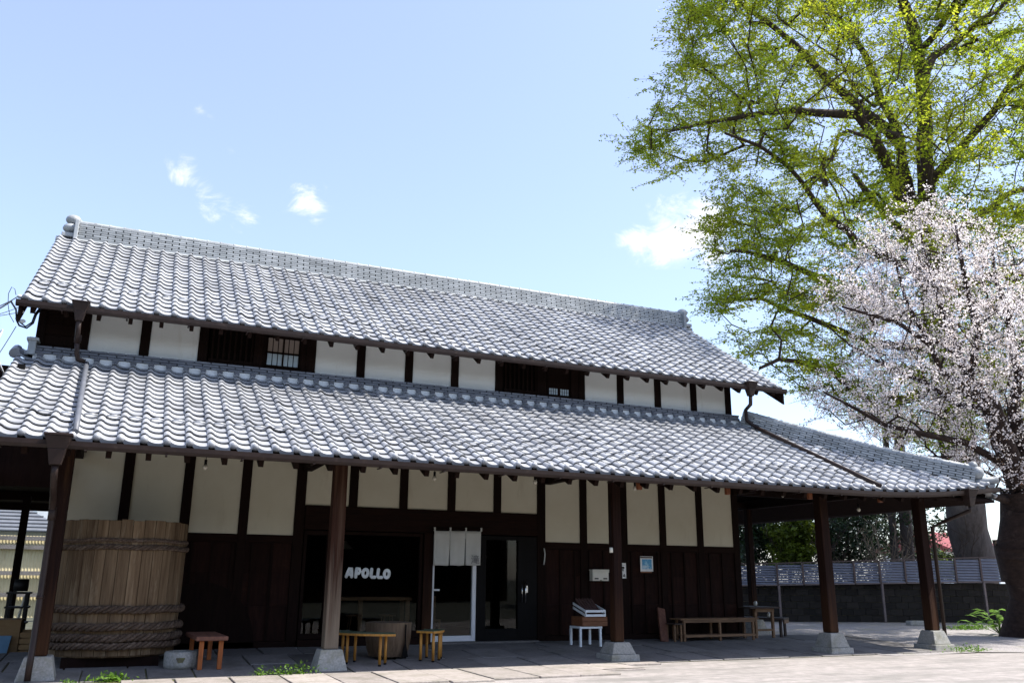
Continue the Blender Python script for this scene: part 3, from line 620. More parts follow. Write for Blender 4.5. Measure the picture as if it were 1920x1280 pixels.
# right downpipes
P('rain_hopper', hopper(12.66, UE-.06, UZE+.0, .95), 'gutter', main_roof, bevel=.006)
P('downpipe', MB().tube([(12.66, UE-.06, UZE-.24), (12.66, UE-.04, UZE-.42), (12.80, -.5, 4.75), (12.85, -.45, 4.55), (13.0, -.45, 4.45)]+[(13.0+.045*i, y, LZE+(y-LE)*(LZT-LZE)/(LT-LE)+.105) for i, y in enumerate(np.linspace(-.7, LE-.02, 6))], .04, 10), 'gutter', main_roof)
P('rain_hopper', hopper(15.40, LE-.05, LZE+.08, 1.0), 'gutter', lower_roof, bevel=.006)
P('downpipe', MB().tube([(15.40, LE-.05, LZE-.16), (15.40, LE-.05, LZE-.26), (15.42, -2.95, LZE-.42), (15.44, -2.62, LZE-.52), (15.44, -2.62, .18)], .036, 10), 'gutter', lower_roof)
for x in (8.36, 10.08, 11.84, 13.49):
    P('beam_end', MB().box(x-.04, x+.04, -3.26, -3.20, 2.62+lift(x, -3.2), 2.82+lift(x, -3.2)), 'bench_red', lower_roof, bevel=.005)
# lean-to at the left end
ln = P('lean_to', MB().box(-6, -.08, -.3, 7.5, 2.78, 2.86), 'beamwood')
for yy in (1.2, 4.2, 7.2): P('shed_beam', MB().box(-6, -.08, yy-.07, yy+.07, 2.62, 2.775), 'darkwood', ln)
for (xx, yy) in ((-.72, 3.0), (-.15, 5.6)): P('shed_post', MB().box(xx-.06, xx+.06, yy-.06, yy+.06, 0, 2.62), 'darkwood', ln)
P('gable_board', MB().box(-6, -.06, -.32, -.28, 2.5, 4.3), 'darkwood', ln)
P('left_slope', MB().add([(-2.6, LE, LZE-.04), (-.91, LE, LZE-.04), (-.91, LT, LZT-.04), (-2.6, LT, LZT-.04)], [(3, 2, 1, 0)]) if False else MB().box(-6, -.9, -3.4, -.3, 2.72, 2.76), 'beamwood', ln)

# ------------------------------------------------------------------ things on the porch
B = thing('wooden_barrel', 'huge weathered wooden barrel bound with braided rope hoops', 'barrel', (.98, -1.07, fl(-1.9)))
bx, by, bz0, bz1, br = .98, -1.07, .21, 1.98, .83
ns = 34
for k in range(ns):
    a0, a1 = 2*math.pi*(k+.02)/ns, 2*math.pi*(k+.98)/ns; m = MB(); ro = br+rs.uniform(-.006, .006); zt = bz1+rs.uniform(-.012, .008)
    V = []
    for zz, f_ in ((bz0, .965), (.9, .995), (zt, 1.0)):
        for a, r_ in ((a0, ro*f_), ((a0+a1)/2, (ro+.003)*f_), (a1, ro*f_), (a1, (ro-.05)*f_), (a0, (ro-.05)*f_)): V.append((bx+r_*math.cos(a), by+r_*math.sin(a), zz))
    Fc = [(i*5+q, i*5+(q+1) % 5, (i+1)*5+(q+1) % 5, (i+1)*5+q) for i in range(2) for q in range(5)]+[(4, 3, 2, 1, 0), (10, 11, 12, 13, 14)]
    m.add(V, Fc); obj('stave', m, 'barrel', B, bevel=.004)
def hoop(z, r, tw, sag=.0):
    m = MB()
    for s_ in range(3):
        pts = []
        for i in range(145):
            a = 2*math.pi*i/144; ph = a*tw+s_*2*math.pi/3
            rr = br*.99+r*.9+r*.62*math.cos(ph); pts.append((bx+rr*math.cos(a), by+rr*math.sin(a), z+sag*math.cos(a+1)+r*.75*math.sin(ph)+.006*math.sin(a*7+z*9)))
        m.tube(pts, r*.62, 7, cap=False)
    obj('hoop', m, 'rope', B)
for z, r, tw, sg in ((1.69, .022, 26, .02), (1.60, .030, 22, .015), (.80, .042, 20, .0), (.575, .042, 20, .008), (.44, .042, 21, .0), (.335, .038, 22, .006)): hoop(z, r, tw, sg)
obj('bottom_board', MB().lathe(bx, by, [(0, .19), (.76, .19), (.76, .25), (0, .25)], 32, False), 'barrel', B)
obj('runner', MB().box(bx-.6, bx+.6, by-.62, by-.48, .0, .188), 'darkwood', B); obj('runner', MB().box(bx-.6, bx+.6, by+.45, by+.6, .0, .188), 'darkwood', B)
# stone block with notch
t = thing('stone_basin', 'low granite block with carved notch standing beside the barrel', 'stone block', (1.82, -2.0, fl(-2)))
m = MB(); m.lathe(1.83, -1.98, [(0.0, .05), (.195, .05), (.205, .10), (.205, .25), (.19, .265), (.15, .265), (.14, .2), (0, .2)], 28); obj('block', m, 'stone', t)
obj('notch', MB().box(1.77, 1.88, -2.195, -2.15, .175, .195).frust(1.825, -2.17, .135, .1755, .03, .05, .02, .02), 'soil', t)
# red-brown bench with orange legs
t = thing('low_bench', 'small red-brown wooden bench with orange legs beside stone block', 'bench', (2.15, -1.7, fl(-1.7)))
bxs = [(2.07, -2.2), (2.32, -2.2), (2.02, -1.25), (2.27, -1.25)]
for (a, b) in bxs: obj('leg', MB().box(a-.03, a+.03, b-.03, b+.03, fl(b)+.01, .405), 'bench_leg', t, bevel=.006)
m = MB(); m.add([(1.99, -2.29, .407), (2.40, -2.29, .407), (2.34, -1.15, .407), (1.93, -1.15, .407), (1.99, -2.29, .465), (2.40, -2.29, .465), (2.34, -1.15, .465), (1.93, -1.15, .465)], [(0, 3, 2, 1), (4, 5, 6, 7), (0, 1, 5, 4), (1, 2, 6, 5), (2, 3, 7, 6), (3, 0, 4, 7)]); obj('seat', m, 'bench_top', t, bevel=.012)
# curved green benches round a log table
def arc_bench(label, cx, cy, r0, r1, a0, a1, legs, h, grp):
    mid = ((cx+(r0+r1)/2*math.cos((a0+a1)/2)), (cy+(r0+r1)/2*math.sin((a0+a1)/2)))
    t = thing('curved_bench', label, 'bench', (mid[0], mid[1], fl(mid[1])), grp); n = 14
    V = []
    for zz in (h-.028, h):
        for i in range(n+1):
            a = a0+(a1-a0)*i/n
            for r_ in (r0, r1): V.append((cx+r_*math.cos(a), cy+r_*math.sin(a), zz))
    k = 2*(n+1)
    def slab(z0, z1, g):
        V = [(cx+r_*math.cos(a0+(a1-a0)*i/n), cy+r_*math.sin(a0+(a1-a0)*i/n), zz) for zz in (z0, z1) for i in range(n+1) for r_ in (r0-g, r1+g)]
        Fc = [(2*i, 2*i+1, 2*i+3, 2*i+2) for i in range(n)]+[(k+2*i, k+2*i+2, k+2*i+3, k+2*i+1) for i in range(n)]+[(2*i, 2*i+2, k+2*i+2, k+2*i) for i in range(n)]+[(2*i+1, k+2*i+1, k+2*i+3, 2*i+3) for i in range(n)]+[(0, k, k+1, 1), (2*n, 2*n+1, k+2*n+1, k+2*n)]
        return MB().add(V, Fc)
    obj('seat', slab(h-.006, h, -.006), 'green_top', t); obj('edge_band', slab(h-.035, h-.0065, 0), 'yellow_wood', t)
    for (fr, rr) in legs:
        a = a0+(a1-a0)*fr; r_ = r0+(r1-r0)*rr; q = (cx+r_*math.cos(a), cy+r_*math.sin(a)); l = obj('leg', MB().tube([(q[0], q[1], fl(q[1])+.035), (q[0], q[1], h-.036)], .021, 10), 'yellow_wood', t)
        obj('foot_cap', MB().tube([(q[0], q[1], fl(q[1])+.01), (q[0], q[1], fl(q[1])+.0348)], .022, 10), 'black', l)
CXs, CYs = 4.85, -1.62
arc_bench('long curved bench with green seat and yellow legs in front of the log table', CXs, CYs, .62, .98, R(165), R(258), [(.06, .25), (.08, .8), (.45, .2), (.5, .8), (.9, .25), (.86, .8)], .475, 'curved green benches round the log table')
arc_bench('short curved stool with green seat and yellow legs right of the log table', CXs, CYs, .50, .82, R(-56), R(-12), [(.1, .18), (.12, .85), (.5, .85), (.9, .18), (.9, .85)], .485, 'curved green benches round the log table')
t = thing('log_table', 'split log used as a low table on small castors', 'table', (4.85, -1.6, fl(-1.6)))
prof = []; m = MB(); V = []; n = 26
for zz, f_ in ((.10, .80), (.2, .92), (.35, .99), (.5, 1.0), (.585, 1.01)):
    for k in range(n): a = 2*math.pi*k/n; r_ = .335*f_*(1+.04*math.sin(3*a+1)+.025*math.sin(7*a)); V.append((4.83+r_*1.04*math.cos(a), -1.58+r_*math.sin(a), zz))
m.add(V, [(i*n+k, i*n+(k+1) % n, (i+1)*n+(k+1) % n, (i+1)*n+k) for i in range(4) for k in range(n)], True); m.add(V[:n], [tuple(reversed(range(n)))]); m.add(V[-n:], [tuple(range(n))])
obj('log', m, 'stump', t)
for a, b in ((4.66, -1.80), (5.06, -1.72), (4.7, -1.4), (5.0, -1.38)): obj('castor', MB().tube([(a-.015, b, .08), (a+.015, b, .08)], .03, 12).box(a-.006, a+.006, b-.006, b+.006, .08, .16), 'black', t)
obj('crack', MB().box(5.005, 5.02, -1.885, -1.86, .12, .56).frust(5.01, -1.87, .10, .3, .05, .008, .012, .012), 'black', t)
# white stool, wooden box, white crate
t = thing('white_stool', 'white painted four-legged stool carrying a wooden box', 'stool', (8.7, -.8, fl(-.8)))
for a, b in ((8.50, -.94), (8.90, -.94), (8.48, -.62), (8.86, -.62)): obj('leg', MB().box(a-.02, a+.02, b-.02, b+.02, fl(b)+.01, .40), 'white_paint', t, bevel=.004)
obj('seat', MB().box(8.47, 8.93, -.97, -.59, .402, .44), 'white_paint', t, bevel=.006)
t = thing('wooden_box', 'red-brown slatted wooden box on the white stool', 'box', (8.75, -.8, .44))
for zz in (.446, .526):
    obj('plank', MB().box(8.53, 9.0, -1.0, -.978, zz, zz+.076), 'crate_wood', t, bevel=.003); obj('plank', MB().box(8.53, 9.0, -.60, -.578, zz, zz+.076), 'crate_wood', t, bevel=.003)
    obj('plank', MB().box(8.515, 8.5295, -1.0, -.578, zz, zz+.076), 'crate_wood', t); obj('plank', MB().box(9.0005, 9.015, -1.0, -.578, zz, zz+.076), 'crate_wood', t)
obj('box_floor', MB().box(8.53, 9.0, -.978, -.6, .443, .455), 'crate_wood', t)
t = thing('white_crate', 'white slatted crate holding dark folders on top of the wooden box', 'crate', (8.78, -.8, .605))
zc = .606
for z0, z1 in ((zc, zc+.04), (zc+.072, zc+.112)):
    obj('slat', MB().box(8.56, 8.97, -1.03, -1.01, z0, z1), 'white_paint', t, bevel=.002)
    for xx in (8.56, 8.955): obj('slat', MB().add([(xx, -1.01, z0), (xx+.015, -1.01, z0), (xx+.015, -.55, z0+.12), (xx, -.55, z0+.12), (xx, -1.01, z1), (xx+.015, -1.01, z1), (xx+.015, -.55, z1+.12), (xx, -.55, z1+.12)], [(0, 3, 2, 1), (4, 5, 6, 7), (0, 1, 5, 4), (1, 2, 6, 5), (2, 3, 7, 6), (3, 0, 4, 7)]), 'white_paint', t)
for xx in (8.562, 8.952): obj('corner_block', MB().box(xx, xx+.016, -1.0295, -1.0105, zc+.0405, zc+.0715), 'white_paint', t)
for k in range(6):
    a = 8.585+k*.058; obj('folder', MB().add([(a, -.98, zc+.05), (a+.045, -.98, zc+.05), (a+.04, -.60, zc+.30), (a+.005, -.60, zc+.30), (a, -.97, zc+.02), (a+.045, -.97, zc+.02), (a+.04, -.58, zc+.28), (a+.005, -.58, zc+.28)], [(0, 1, 2, 3), (7, 6, 5, 4), (0, 4, 5, 1), (1, 5, 6, 2), (2, 6, 7, 3), (3, 7, 4, 0)]), 'crate_dark', t)
# mailbox, plate, poster, tag on wall
t = thing('mailbox', 'cream metal mailbox on the dark board wall above the white stool', 'mailbox', (9.375, -.06, 1.33))
obj('body', MB().box(9.20, 9.55, -.16, -.033, 1.215, 1.40), 'cream', t, bevel=.008); obj('lid', MB().box(9.19, 9.56, -.175, -.032, 1.4005, 1.425).box(9.195, 9.555, -.172, -.1605, 1.37, 1.40), 'cream', t, bevel=.004)
for a in (9.24, 9.43): obj('slot', MB().box(a, a+.085, -.163, -.159, 1.245, 1.268), 'black', t)
obj('latch', MB().box(9.36, 9.39, -.166, -.159, 1.22, 1.232), 'black', t)
t = thing('sign_plate', 'narrow white plate with black marks right of the thin porch post', 'sign', (9.945, -.04, 1.2))
obj('plate', MB().box(9.880, 10.010, -.045, -.0325, 1.265, 1.555), 'white', t, bevel=.002)
for a, b, c_, d in ((9.915, 9.970, 1.45, 1.485), (9.930, 9.950, 1.40, 1.45), (9.910, 9.930, 1.42, 1.435), (9.935, 9.985, 1.30, 1.325), (9.955, 9.975, 1.33, 1.35), (9.905, 9.985, 1.515, 1.522)): obj('mark', MB().box(a, b, -.047, -.0452, c_, d), 'black', t)
t = thing('poster', 'small poster with blue picture pinned to the dark board wall', 'poster', (10.49, -.03, 1.5))
obj('sheet', MB().box(10.345, 10.635, -.04, -.0325, 1.40, 1.69), 'white', t); obj('picture', MB().box(10.38, 10.605, -.043, -.0405, 1.445, 1.635), 'poster_blue', t); obj('bottom_band', MB().box(10.345, 10.60, -.042, -.034, 1.375, 1.3995), 'crate_wood', t); obj('top_band', MB().box(10.345, 10.62, -.0425, -.0402, 1.655, 1.68), 'crate_dark', t)
for k in range(5): obj('caption_line', MB().box(10.39, 10.39+rs.uniform(.1, .2), -.0445, -.0432, 1.46+k*.012, 1.465+k*.012), 'white', t)
t = thing('wall_lamp', 'small cream socket fixed beside the thin porch post', 'lamp', (8.21, -2.63, 1.7)); obj('socket', MB().tube([(8.175, -2.625, 1.66), (8.175, -2.625, 1.74)], .028, 10), 'cream', t); obj('cord', MB().tube([(8.175, -2.62, 1.74), (8.18, -2.615, 2.6)], .006, 6), 'black', t)
t = thing('hanging_rope', 'pale twisted cord hanging beside the black door', 'cord', (8.20, -.07, 1.5)); obj('strand', MB().tube([(8.22, -.06, 1.80), (8.235, -.07, 1.7), (8.225, -.07, 1.58), (8.21, -.07, 1.50)], .012, 6), 'cloth', t)
# plank leaning
t = MB().beam((10.56, -.46, .11), (10.74, -.10, .70), .16, .05, up=(0, -1, .5)); o = obj('leaning_plank', t, 'bench_top', bevel=.006, base=(10.56, -.46, .11)); tag(o, 'short brown plank leaning against the board wall left of long bench', 'plank')
# long bench / low table
t = thing('long_bench', 'long slatted wooden bench with lower shelf along the board wall', 'bench', (11.8, -.4, .11))
for a, b in ((10.95, -.56), (11.78, -.56), (12.58, -.56), (11.0, -.24), (11.8, -.24), (12.62, -.24)): obj('leg', MB().box(a-.022, a+.022, b-.022, b+.022, fl(b)+.01, .50), 'bench_wood', t, bevel=.003)
for b in (-.59, -.46, -.33): obj('top_board', MB().box(10.86, 12.72, b, b+.12, .505, .53), 'bench_wood', t, bevel=.003)
obj('apron', MB().box(10.93, 12.62, -.585, -.5605, .455, .504), 'bench_wood', t); obj('rail', MB().box(10.93, 12.62, -.60, -.5825, .19, .235), 'bench_wood', t); obj('shelf_board', MB().box(10.98, 12.6, -.535, -.265, .215, .23), 'bench_wood', t)
for k, x in enumerate((10.78,)): pass
t = thing('side_stool', 'low dark stool just left of the long bench', 'stool', (10.75, -.45, .11))
for a, b in ((10.74, -.55), (10.88, -.55), (10.74, -.3), (10.88, -.3)): obj('leg', MB().box(a-.016, a+.016, b-.016, b+.016, fl(b)+.01, .42), 'bench_wood', t)
obj('seat', MB().box(10.71, 10.91, -.6, -.27, .42, .445), 'bench_dark', t, bevel=.004)
t = thing('small_table', 'small square wooden table behind the end of the long bench', 'table', (13.0, 0, .12))
for a, b in ((12.87, -.3), (13.30, -.3), (12.93, .35), (13.36, .35)): obj('leg', MB().box(a-.025, a+.025, b-.025, b+.025, fl(b)+.005, .70), 'bench_wood', t, bevel=.003)
obj('apron', MB().box(12.85, 13.32, -.345, -.3255, .63, .698), 'bench_wood', t); obj('top', MB().box(12.66, 13.42, -.42, .45, .70, .73), 'bench_dark', t, bevel=.004); obj('stretcher', MB().box(12.9, 13.30, -.32, -.30, .26, .30), 'bench_wood', t)
t = thing('end_bench', 'dark low bench at the right end beyond small table', 'bench', (13.5, -.1, .12))
for a, b in ((13.50, -.3), (13.76, -.12), (12.98, .3), (13.2, .5)): obj('leg', MB().box(a-.022, a+.022, b-.022, b+.022, fl(b)+.005, .47), 'bench_dark', t)
obj('seat', MB().add([(q[0], q[1], z) for z in (.47, .51) for q in ((13.50, -.40), (13.86, -.15), (13.2, .62), (12.85, .38))], [(3, 2, 1, 0), (4, 5, 6, 7), (0, 1, 5, 4), (1, 2, 6, 5), (2, 3, 7, 6), (3, 0, 4, 7)]), 'bench_dark', t, bevel=.004)
obj('apron', MB().beam((13.52, -.385, .435), (13.82, -.17, .435), .02, .07), 'bench_wood', t)
t = thing('glass_jar', 'small clear jar standing on the small table', 'jar', (13.2, .1, .73)); obj('glass_body', MB().lathe(13.22, .1, [(0, .732), (.03, .732), (.035, .75), (.035, .80), (.025, .82), (.025, .83), (0, .83)], 14), 'bulb_glass', t)
for k, (a, b) in enumerate(((13.42, -.05), (13.52, .02))):
    t = thing('small_bottle', ('left' if k == 0 else 'right')+' of two small clear bottles on the dark end bench', 'bottle', (a, b, .51), 'bottles on the end bench'); obj('glass_body', MB().lathe(a, b, [(0, .512), (.025, .512), (.028, .53), (.028, .58), (.012, .60), (.012, .62), (0, .62)], 12), 'bulb_glass', t)
# noren curtain
t = thing('shop_curtain', 'short white split cloth curtain hanging above the glass door', 'curtain', (6.5, -.12, 2.05))
obj('rod', MB().tube([(5.93, -.13, 2.085), (6.96, -.13, 2.10)], .011, 8), 'darkwood', t)
for k in range(3):
    x0 = 6.01+k*.30; n, mm_ = 13, 11; V = []
    for j in range(mm_):
        for i in range(n):
            a = i/(n-1); b = j/(mm_-1); sp = .012*b*b
            V.append((x0+a*.297+(.5-a)*sp*1.2, -.135+.012*math.sin(a*5+k*2+b*2)*b+.006*math.sin(a*13+k)*b, 2.055-b*.60+.004*math.sin(a*6+k)*b+.004*a+k*.005))
    m = MB().add(V, [(j*n+i, (j+1)*n+i, (j+1)*n+i+1, j*n+i+1) for j in range(mm_-1) for i in range(n-1)], True)
    o = obj('cloth_panel', m, 'cloth', t); so_ = o.modifiers.new('thick', 'SOLIDIFY'); so_.thickness = .004
for k in range(4):
    xx = 6.015+k*.298; obj('loop', MB().box(xx-.012, xx+.014, -.147, -.116, 2.05+k*.005, 2.115+k*.005), 'cloth', t)
fc = bpy.data.curves.new('kanji', 'FONT'); fc.body = '滝'; fc.size = .17; fc.extrude = .001
tmp = bpy.data.objects.new('kanji', fc); C.objects.link(tmp)
dg = bpy.context.evaluated_depsgraph_get(); me = bpy.data.meshes.new_from_object(tmp.evaluated_get(dg)); bpy.data.objects.remove(tmp)
me.materials.clear(); me.materials.append(MATS['ink']); o = link('written_character', me, t, (6.71-6.5, -.158+.12, 1.505-2.05)); o.rotation_euler = (R(90), 0, 0)
# bulbs on cords under the eave
for k, (x, z) in enumerate(((1.85, 2.66), (5.11, 2.68), (6.78, 2.71), (8.61, 2.70), (11.71, 2.73), (13.49, 2.54))):
    d = ('above the barrel bench end', 'in front of the shop window', 'in front of the black door', 'right of the thin porch post', 'left of the right wooden post', 'hanging lowest near the right corner')[k]
    t = thing('light_bulb', 'bare light bulb on a cord '+d, 'light bulb', (x, -2.7, z), 'bulbs hanging under the porch eave')
    obj('cord', MB().tube([(x, -2.7, z+.10), (x, -2.7, z+.36)], .005, 6), 'black', t); obj('socket', MB().tube([(x, -2.7, z+.035), (x, -2.7, z+.10)], .019, 10), 'black', t); obj('bulb', MB().ball((x, -2.7, z), .033, 12, 8, (1, 1, 1.2)), 'bulb_glass', t)
# inside the shop
t = thing('counter_table', 'long wooden counter table seen through the shop window', 'table', (5.0, .35, .14))
obj('top', MB().box(4.18, 5.73, .14, .55, .86, .915), 'int_wood', t, bevel=.006)
for a, b in ((4.26, .18), (5.66, .18), (4.26, .5), (5.66, .5), (4.9, .5)): obj('leg', MB().box(a-.035, a+.035, b-.03, b+.03, .14, .859), 'int_wood', t)
for k, x in enumerate((4.85, 5.45)):
    t = thing('bar_stool', ('left' if k == 0 else 'right')+' of two thin stools under the counter table inside', 'stool', (x, .75, .14), 'stools inside the shop')
    obj('seat', MB().tube([(x, .7, .58), (x, .7, .605)], .15, 16), 'int_wood', t)
    for a in range(4): q = R(45+90*a); obj('leg', MB().tube([(x+.1*math.cos(q), .7+.1*math.sin(q), .58), (x+.17*math.cos(q), .7+.17*math.sin(q), .14)], .01, 6), 'int_wood', t)
t = thing('wooden_chair', 'small wooden chair inside behind the white framed door', 'chair', (6.3, .6, .14))
obj('seat', MB().box(6.12, 6.42, .55, .85, .48, .52), 'int_wood', t); obj('backrest', MB().box(6.12, 6.42, .84, .86, .72, .92), 'int_wood', t)
for a, b, zt in ((6.14, .57, .48), (6.40, .57, .48), (6.14, .85, .92), (6.40, .85, .92)): obj('leg', MB().box(a-.015, a+.015, b-.012, b+.012, .14, zt), 'int_wood', t)
t = thing('pendant_lamp', 'dim pendant lamp hanging inside behind the shop window', 'lamp', (4.95, 2.2, 1.75)); obj('shade', MB().lathe(4.95, 2.2, [(.03, 1.93), (.16, 1.80), (.17, 1.78), (.15, 1.79)], 18), 'cream', t); obj('cord', MB().tube([(4.95, 2.2, 1.92), (4.95, 2.2, 2.75)], .006, 6), 'black', t)
#SPLIT
# ------------------------------------------------------------------ surroundings
def ony(u, v, y):
    d = ray(u, v); return CAM+d*(y-CAM[1])/d[1]
# satellite dish at the left verge
t = thing('satellite_dish', 'white satellite dish on a bracket at the left roof verge', 'satellite dish', (-1.2, -1.0, 4.0))
c0 = ony(-14, 655, -1.6); ax = Vector((-.80, -.30, .42)).normalized(); e1 = ax.orthogonal().normalized(); e2 = ax.cross(e1)
V = []; n = 24
for j in range(6):
    rr = .30*j/5
    for k in range(n): a = 2*math.pi*k/n; q = Vector(c0)+e1*(rr*math.cos(a))+e2*(rr*math.sin(a))+ax*(rr*rr*.75); V.append(q)
m = MB().add(V, [(j*n+k, j*n+(k+1) % n, (j+1)*n+(k+1) % n, (j+1)*n+k) for j in range(5) for k in range(n)], True); o = obj('reflector', m, 'dish', t); q_ = o.modifiers.new('thick', 'SOLIDIFY'); q_.thickness = .008
p1 = ony(8, 703, -1.0); p2 = ony(40, 688, -.85)
obj('arm', MB().tube([Vector(c0)-ax*.02, Vector(p1), Vector(p2)], .014, 8), 'dish', t); obj('clamp', MB().box(p2[0]-.05, p2[0]+.05, p2[1]-.04, p2[1]+.04, p2[2]-.06, p2[2]+.04), 'black', t); obj('feed_arm', MB().tube([Vector(c0)+e2*(-.28), Vector(c0)+ax*.36], .009, 6), 'dish', t); obj('feed_horn', MB().tube([Vector(c0)+ax*.34, Vector(c0)+ax*.41], .03, 10), 'dish', t)
# service wires at the left gable
def sagwire(a, b, sag, r, n=14):
    a = np.array(a); b = np.array(b); return MB().tube([a+(b-a)*k/n-np.array([0, 0, sag*4*(k/n)*(1-k/n)]) for k in range(n+1)], r, 5, cap=False)
P0 = ony(38, 557, -.6); gr = 'service wires at the left gable'
for k, (u0, v0, u1, v1, sg, r, lb) in enumerate(((-420, 330, 35, 555, .5, .008, 'thin wire slanting down to the left gable from upper left'), (-420, 560, 22, 564, .3, .011, 'thick level black cable reaching the left gable'), (-420, 566, 40, 574, .2, .005, 'fine level wire just under the thick black cable'), (-420, 582, 42, 584, .1, .005, 'lowest fine level wire at the left gable'), (-300, 1010, 30, 612, .2, .006, 'thin wire rising steeply from lower left to the gable'))):
    far = ony(u0, v0, -9.0+k*.3); near = ony(u1, v1, -.55); w_ = sagwire(far, near, sg, r); o = obj('service_wire', w_, 'wire', base=tuple(near)); tag(o, lb, 'wire', gr)
t = thing('cable_loop', 'coiled black cables drooping round the left gable end', 'cable', tuple(ony(40, 600, -.55)))
for k, (uv, r) in enumerate(((((20, 564), (30, 580), (31, 600), (36, 610), (50, 615), (62, 606), (68, 590), (78, 578)), .014), (((29, 596), (40, 606), (48, 612), (60, 604), (66, 588), (74, 578)), .012), (((30, 553), (28, 542), (22, 538), (16, 550), (15, 570), (18, 590), (26, 604)), .005))):
    obj('cable', MB().tube([ony(a, b, -.6+.04*k) for a, b in uv], r, 6), 'wire', t)
for (u, v) in ((38, 556), (40, 584), (42, 602)):
    q = ony(u, v, -.6); obj('insulator', MB().ball(q, .035, 8, 6, (1.3, 1, .9)), 'dish', t)
# left yard: tin fence, neighbour house, clutter
t = thing('tin_fence', 'cream corrugated tin fence with weathered rails seen past left post', 'fence', (-2, 13, 0))
V, Fq = [], []; nn = 640
for i in range(nn+1):
    x = -9+i*.02; y = 13.2+.006*math.cos(i*math.pi/2)
    V += [(x, y, .1), (x, y, 2.30)]
for i in range(nn): Fq.append((2*i, 2*i+2, 2*i+3, 2*i+1))
npmesh('tin_sheet', V, Fq, 'tin', t)
for z in (2.22, 1.98, 1.28, .70): obj('rail', MB().box(-9, 3.8, 13.06, 13.15, z-.055, z+.055), 'slab', t)
for x in (-6, -3.2, -.4, 2.4): obj('fence_post', MB().box(x-.05, x+.05, 13.22, 13.32, 0, 2.3), 'darkwood', t)
t = thing('neighbour_house', 'neighbouring house with grey hipped roof behind the tin fence', 'house', (-3, 18, 0))
obj('wall', MB().box(-9, -1.2, 16.8, 21, 0, 2.6), 'house_wall', t)
rf = obj('roof', MB().add([(-9.6, 16.2, 2.55), (-.6, 16.2, 2.55), (-2.6, 18.9, 3.7), (-7, 18.9, 3.7), (-9.6, 21.6, 2.55), (-.6, 21.6, 2.55)], [(0, 1, 2, 3), (1, 5, 2), (5, 4, 3, 2), (4, 0, 3), (0, 4, 5, 1)]), 'house_tile', t)
for k in range(9):
    f_ = k/9; obj('tile_course', MB().beam((-9.6+2.6*f_, 16.2+2.7*f_-.02, 2.57+1.15*f_), (-.6-2.0*f_, 16.2+2.7*f_-.02, 2.57+1.15*f_), .05, .03), 'house_tile', rf)
t = thing('white_building', 'pale building with tall windows far behind the grey roof', 'building', (-1, 27, 0))
obj('wall', MB().box(-6, 3.5, 26, 32, 0, 7), 'house_wall', t)
for k in range(5):
    for zz in (2.8, 4.9): w_ = obj('window', MB().box(-5.4+k*1.8, -4.2+k*1.8, 25.93, 25.99, zz, zz+1.5), 'frosted', t); obj('frame', MB().box(-4.83+k*1.8, -4.77+k*1.8, 25.90, 25.925, zz, zz+1.5), 'white', w_)
a = ony(14, 1170, 2.2); b = ony(60, 1085, 2.2)
t = thing('machine_cart', 'black workshop machine on a frame in the left passage', 'machine', ((a[0]+b[0])/2, 2.2, .0))
xa, xb = a[0]-.05, b[0]; zt = b[2]
for xx in (xa, xb-.05):
    for yy in (2.0, 2.4): obj('leg', MB().box(xx, xx+.04, yy, yy+.04, .0, .93), 'machine', t)
for zz in (.45, .70, .93): obj('shelf', MB().box(xa-.02, xb+.02, 1.98, 2.46, zz, zz+.03), 'machine', t)
obj('drum', MB().tube([(xa+.06, 2.2, 1.07), (xb-.04, 2.2, 1.07)], .10, 14), 'machine', t); obj('pipe', MB().tube([(xa+.2, 2.05, .5), (xa+.26, 2.05, .9)], .02, 8), 'cream', t)
c_ = ony(40, 1163, 1.2); d_ = ony(-30, 1225, 1.2)
t = thing('plywood_box', 'plain plywood box on the ground in the left passage', 'box', ((c_[0]+d_[0])/2, 1.2, 0))
for k, (x0, x1, y0, y1) in enumerate(((d_[0], c_[0], 1.2, 1.225), (d_[0], c_[0], 1.7, 1.725), (c_[0]-.02, c_[0], 1.226, 1.699), (d_[0], d_[0]+.02, 1.226, 1.699))): obj('side_panel', MB().box(x0, x1, y0, y1, .0, c_[2]), 'plywood', t)
obj('top_panel', MB().box(d_[0]-.01, c_[0]+.01, 1.19, 1.735, c_[2]+.001, c_[2]+.02), 'plywood', t)
e_ = ony(20, 1192, 1.0); o = obj('blue_board', MB().add([(d_[0], 1.0, .02), (e_[0]-.03, 1.0, .02), (e_[0], 1.15, e_[2]), (d_[0], 1.15, e_[2]), (d_[0], 1.02, .02), (e_[0]-.03, 1.02, .02), (e_[0], 1.17, e_[2]), (d_[0], 1.17, e_[2])], [(0, 1, 2, 3), (7, 6, 5, 4), (0, 4, 5, 1), (1, 5, 6, 2), (2, 6, 7, 3), (3, 7, 4, 0)]), 'blue_board', base=(d_[0], 1.0, .02)); tag(o, 'light blue board leaning against the plywood box', 'board')
t = thing('small_crate', 'small weathered crate beside the plywood box behind left post', 'crate', (c_[0]+.15, 1.1, 0))
for k in range(4): obj('slat', MB().box(c_[0]+.03, c_[0]+.33, 1.0, 1.02, .03+k*.09, .10+k*.09), 'plywood', t)
obj('back', MB().box(c_[0]+.03, c_[0]+.33, 1.3, 1.32, .02, .40), 'plywood', t)
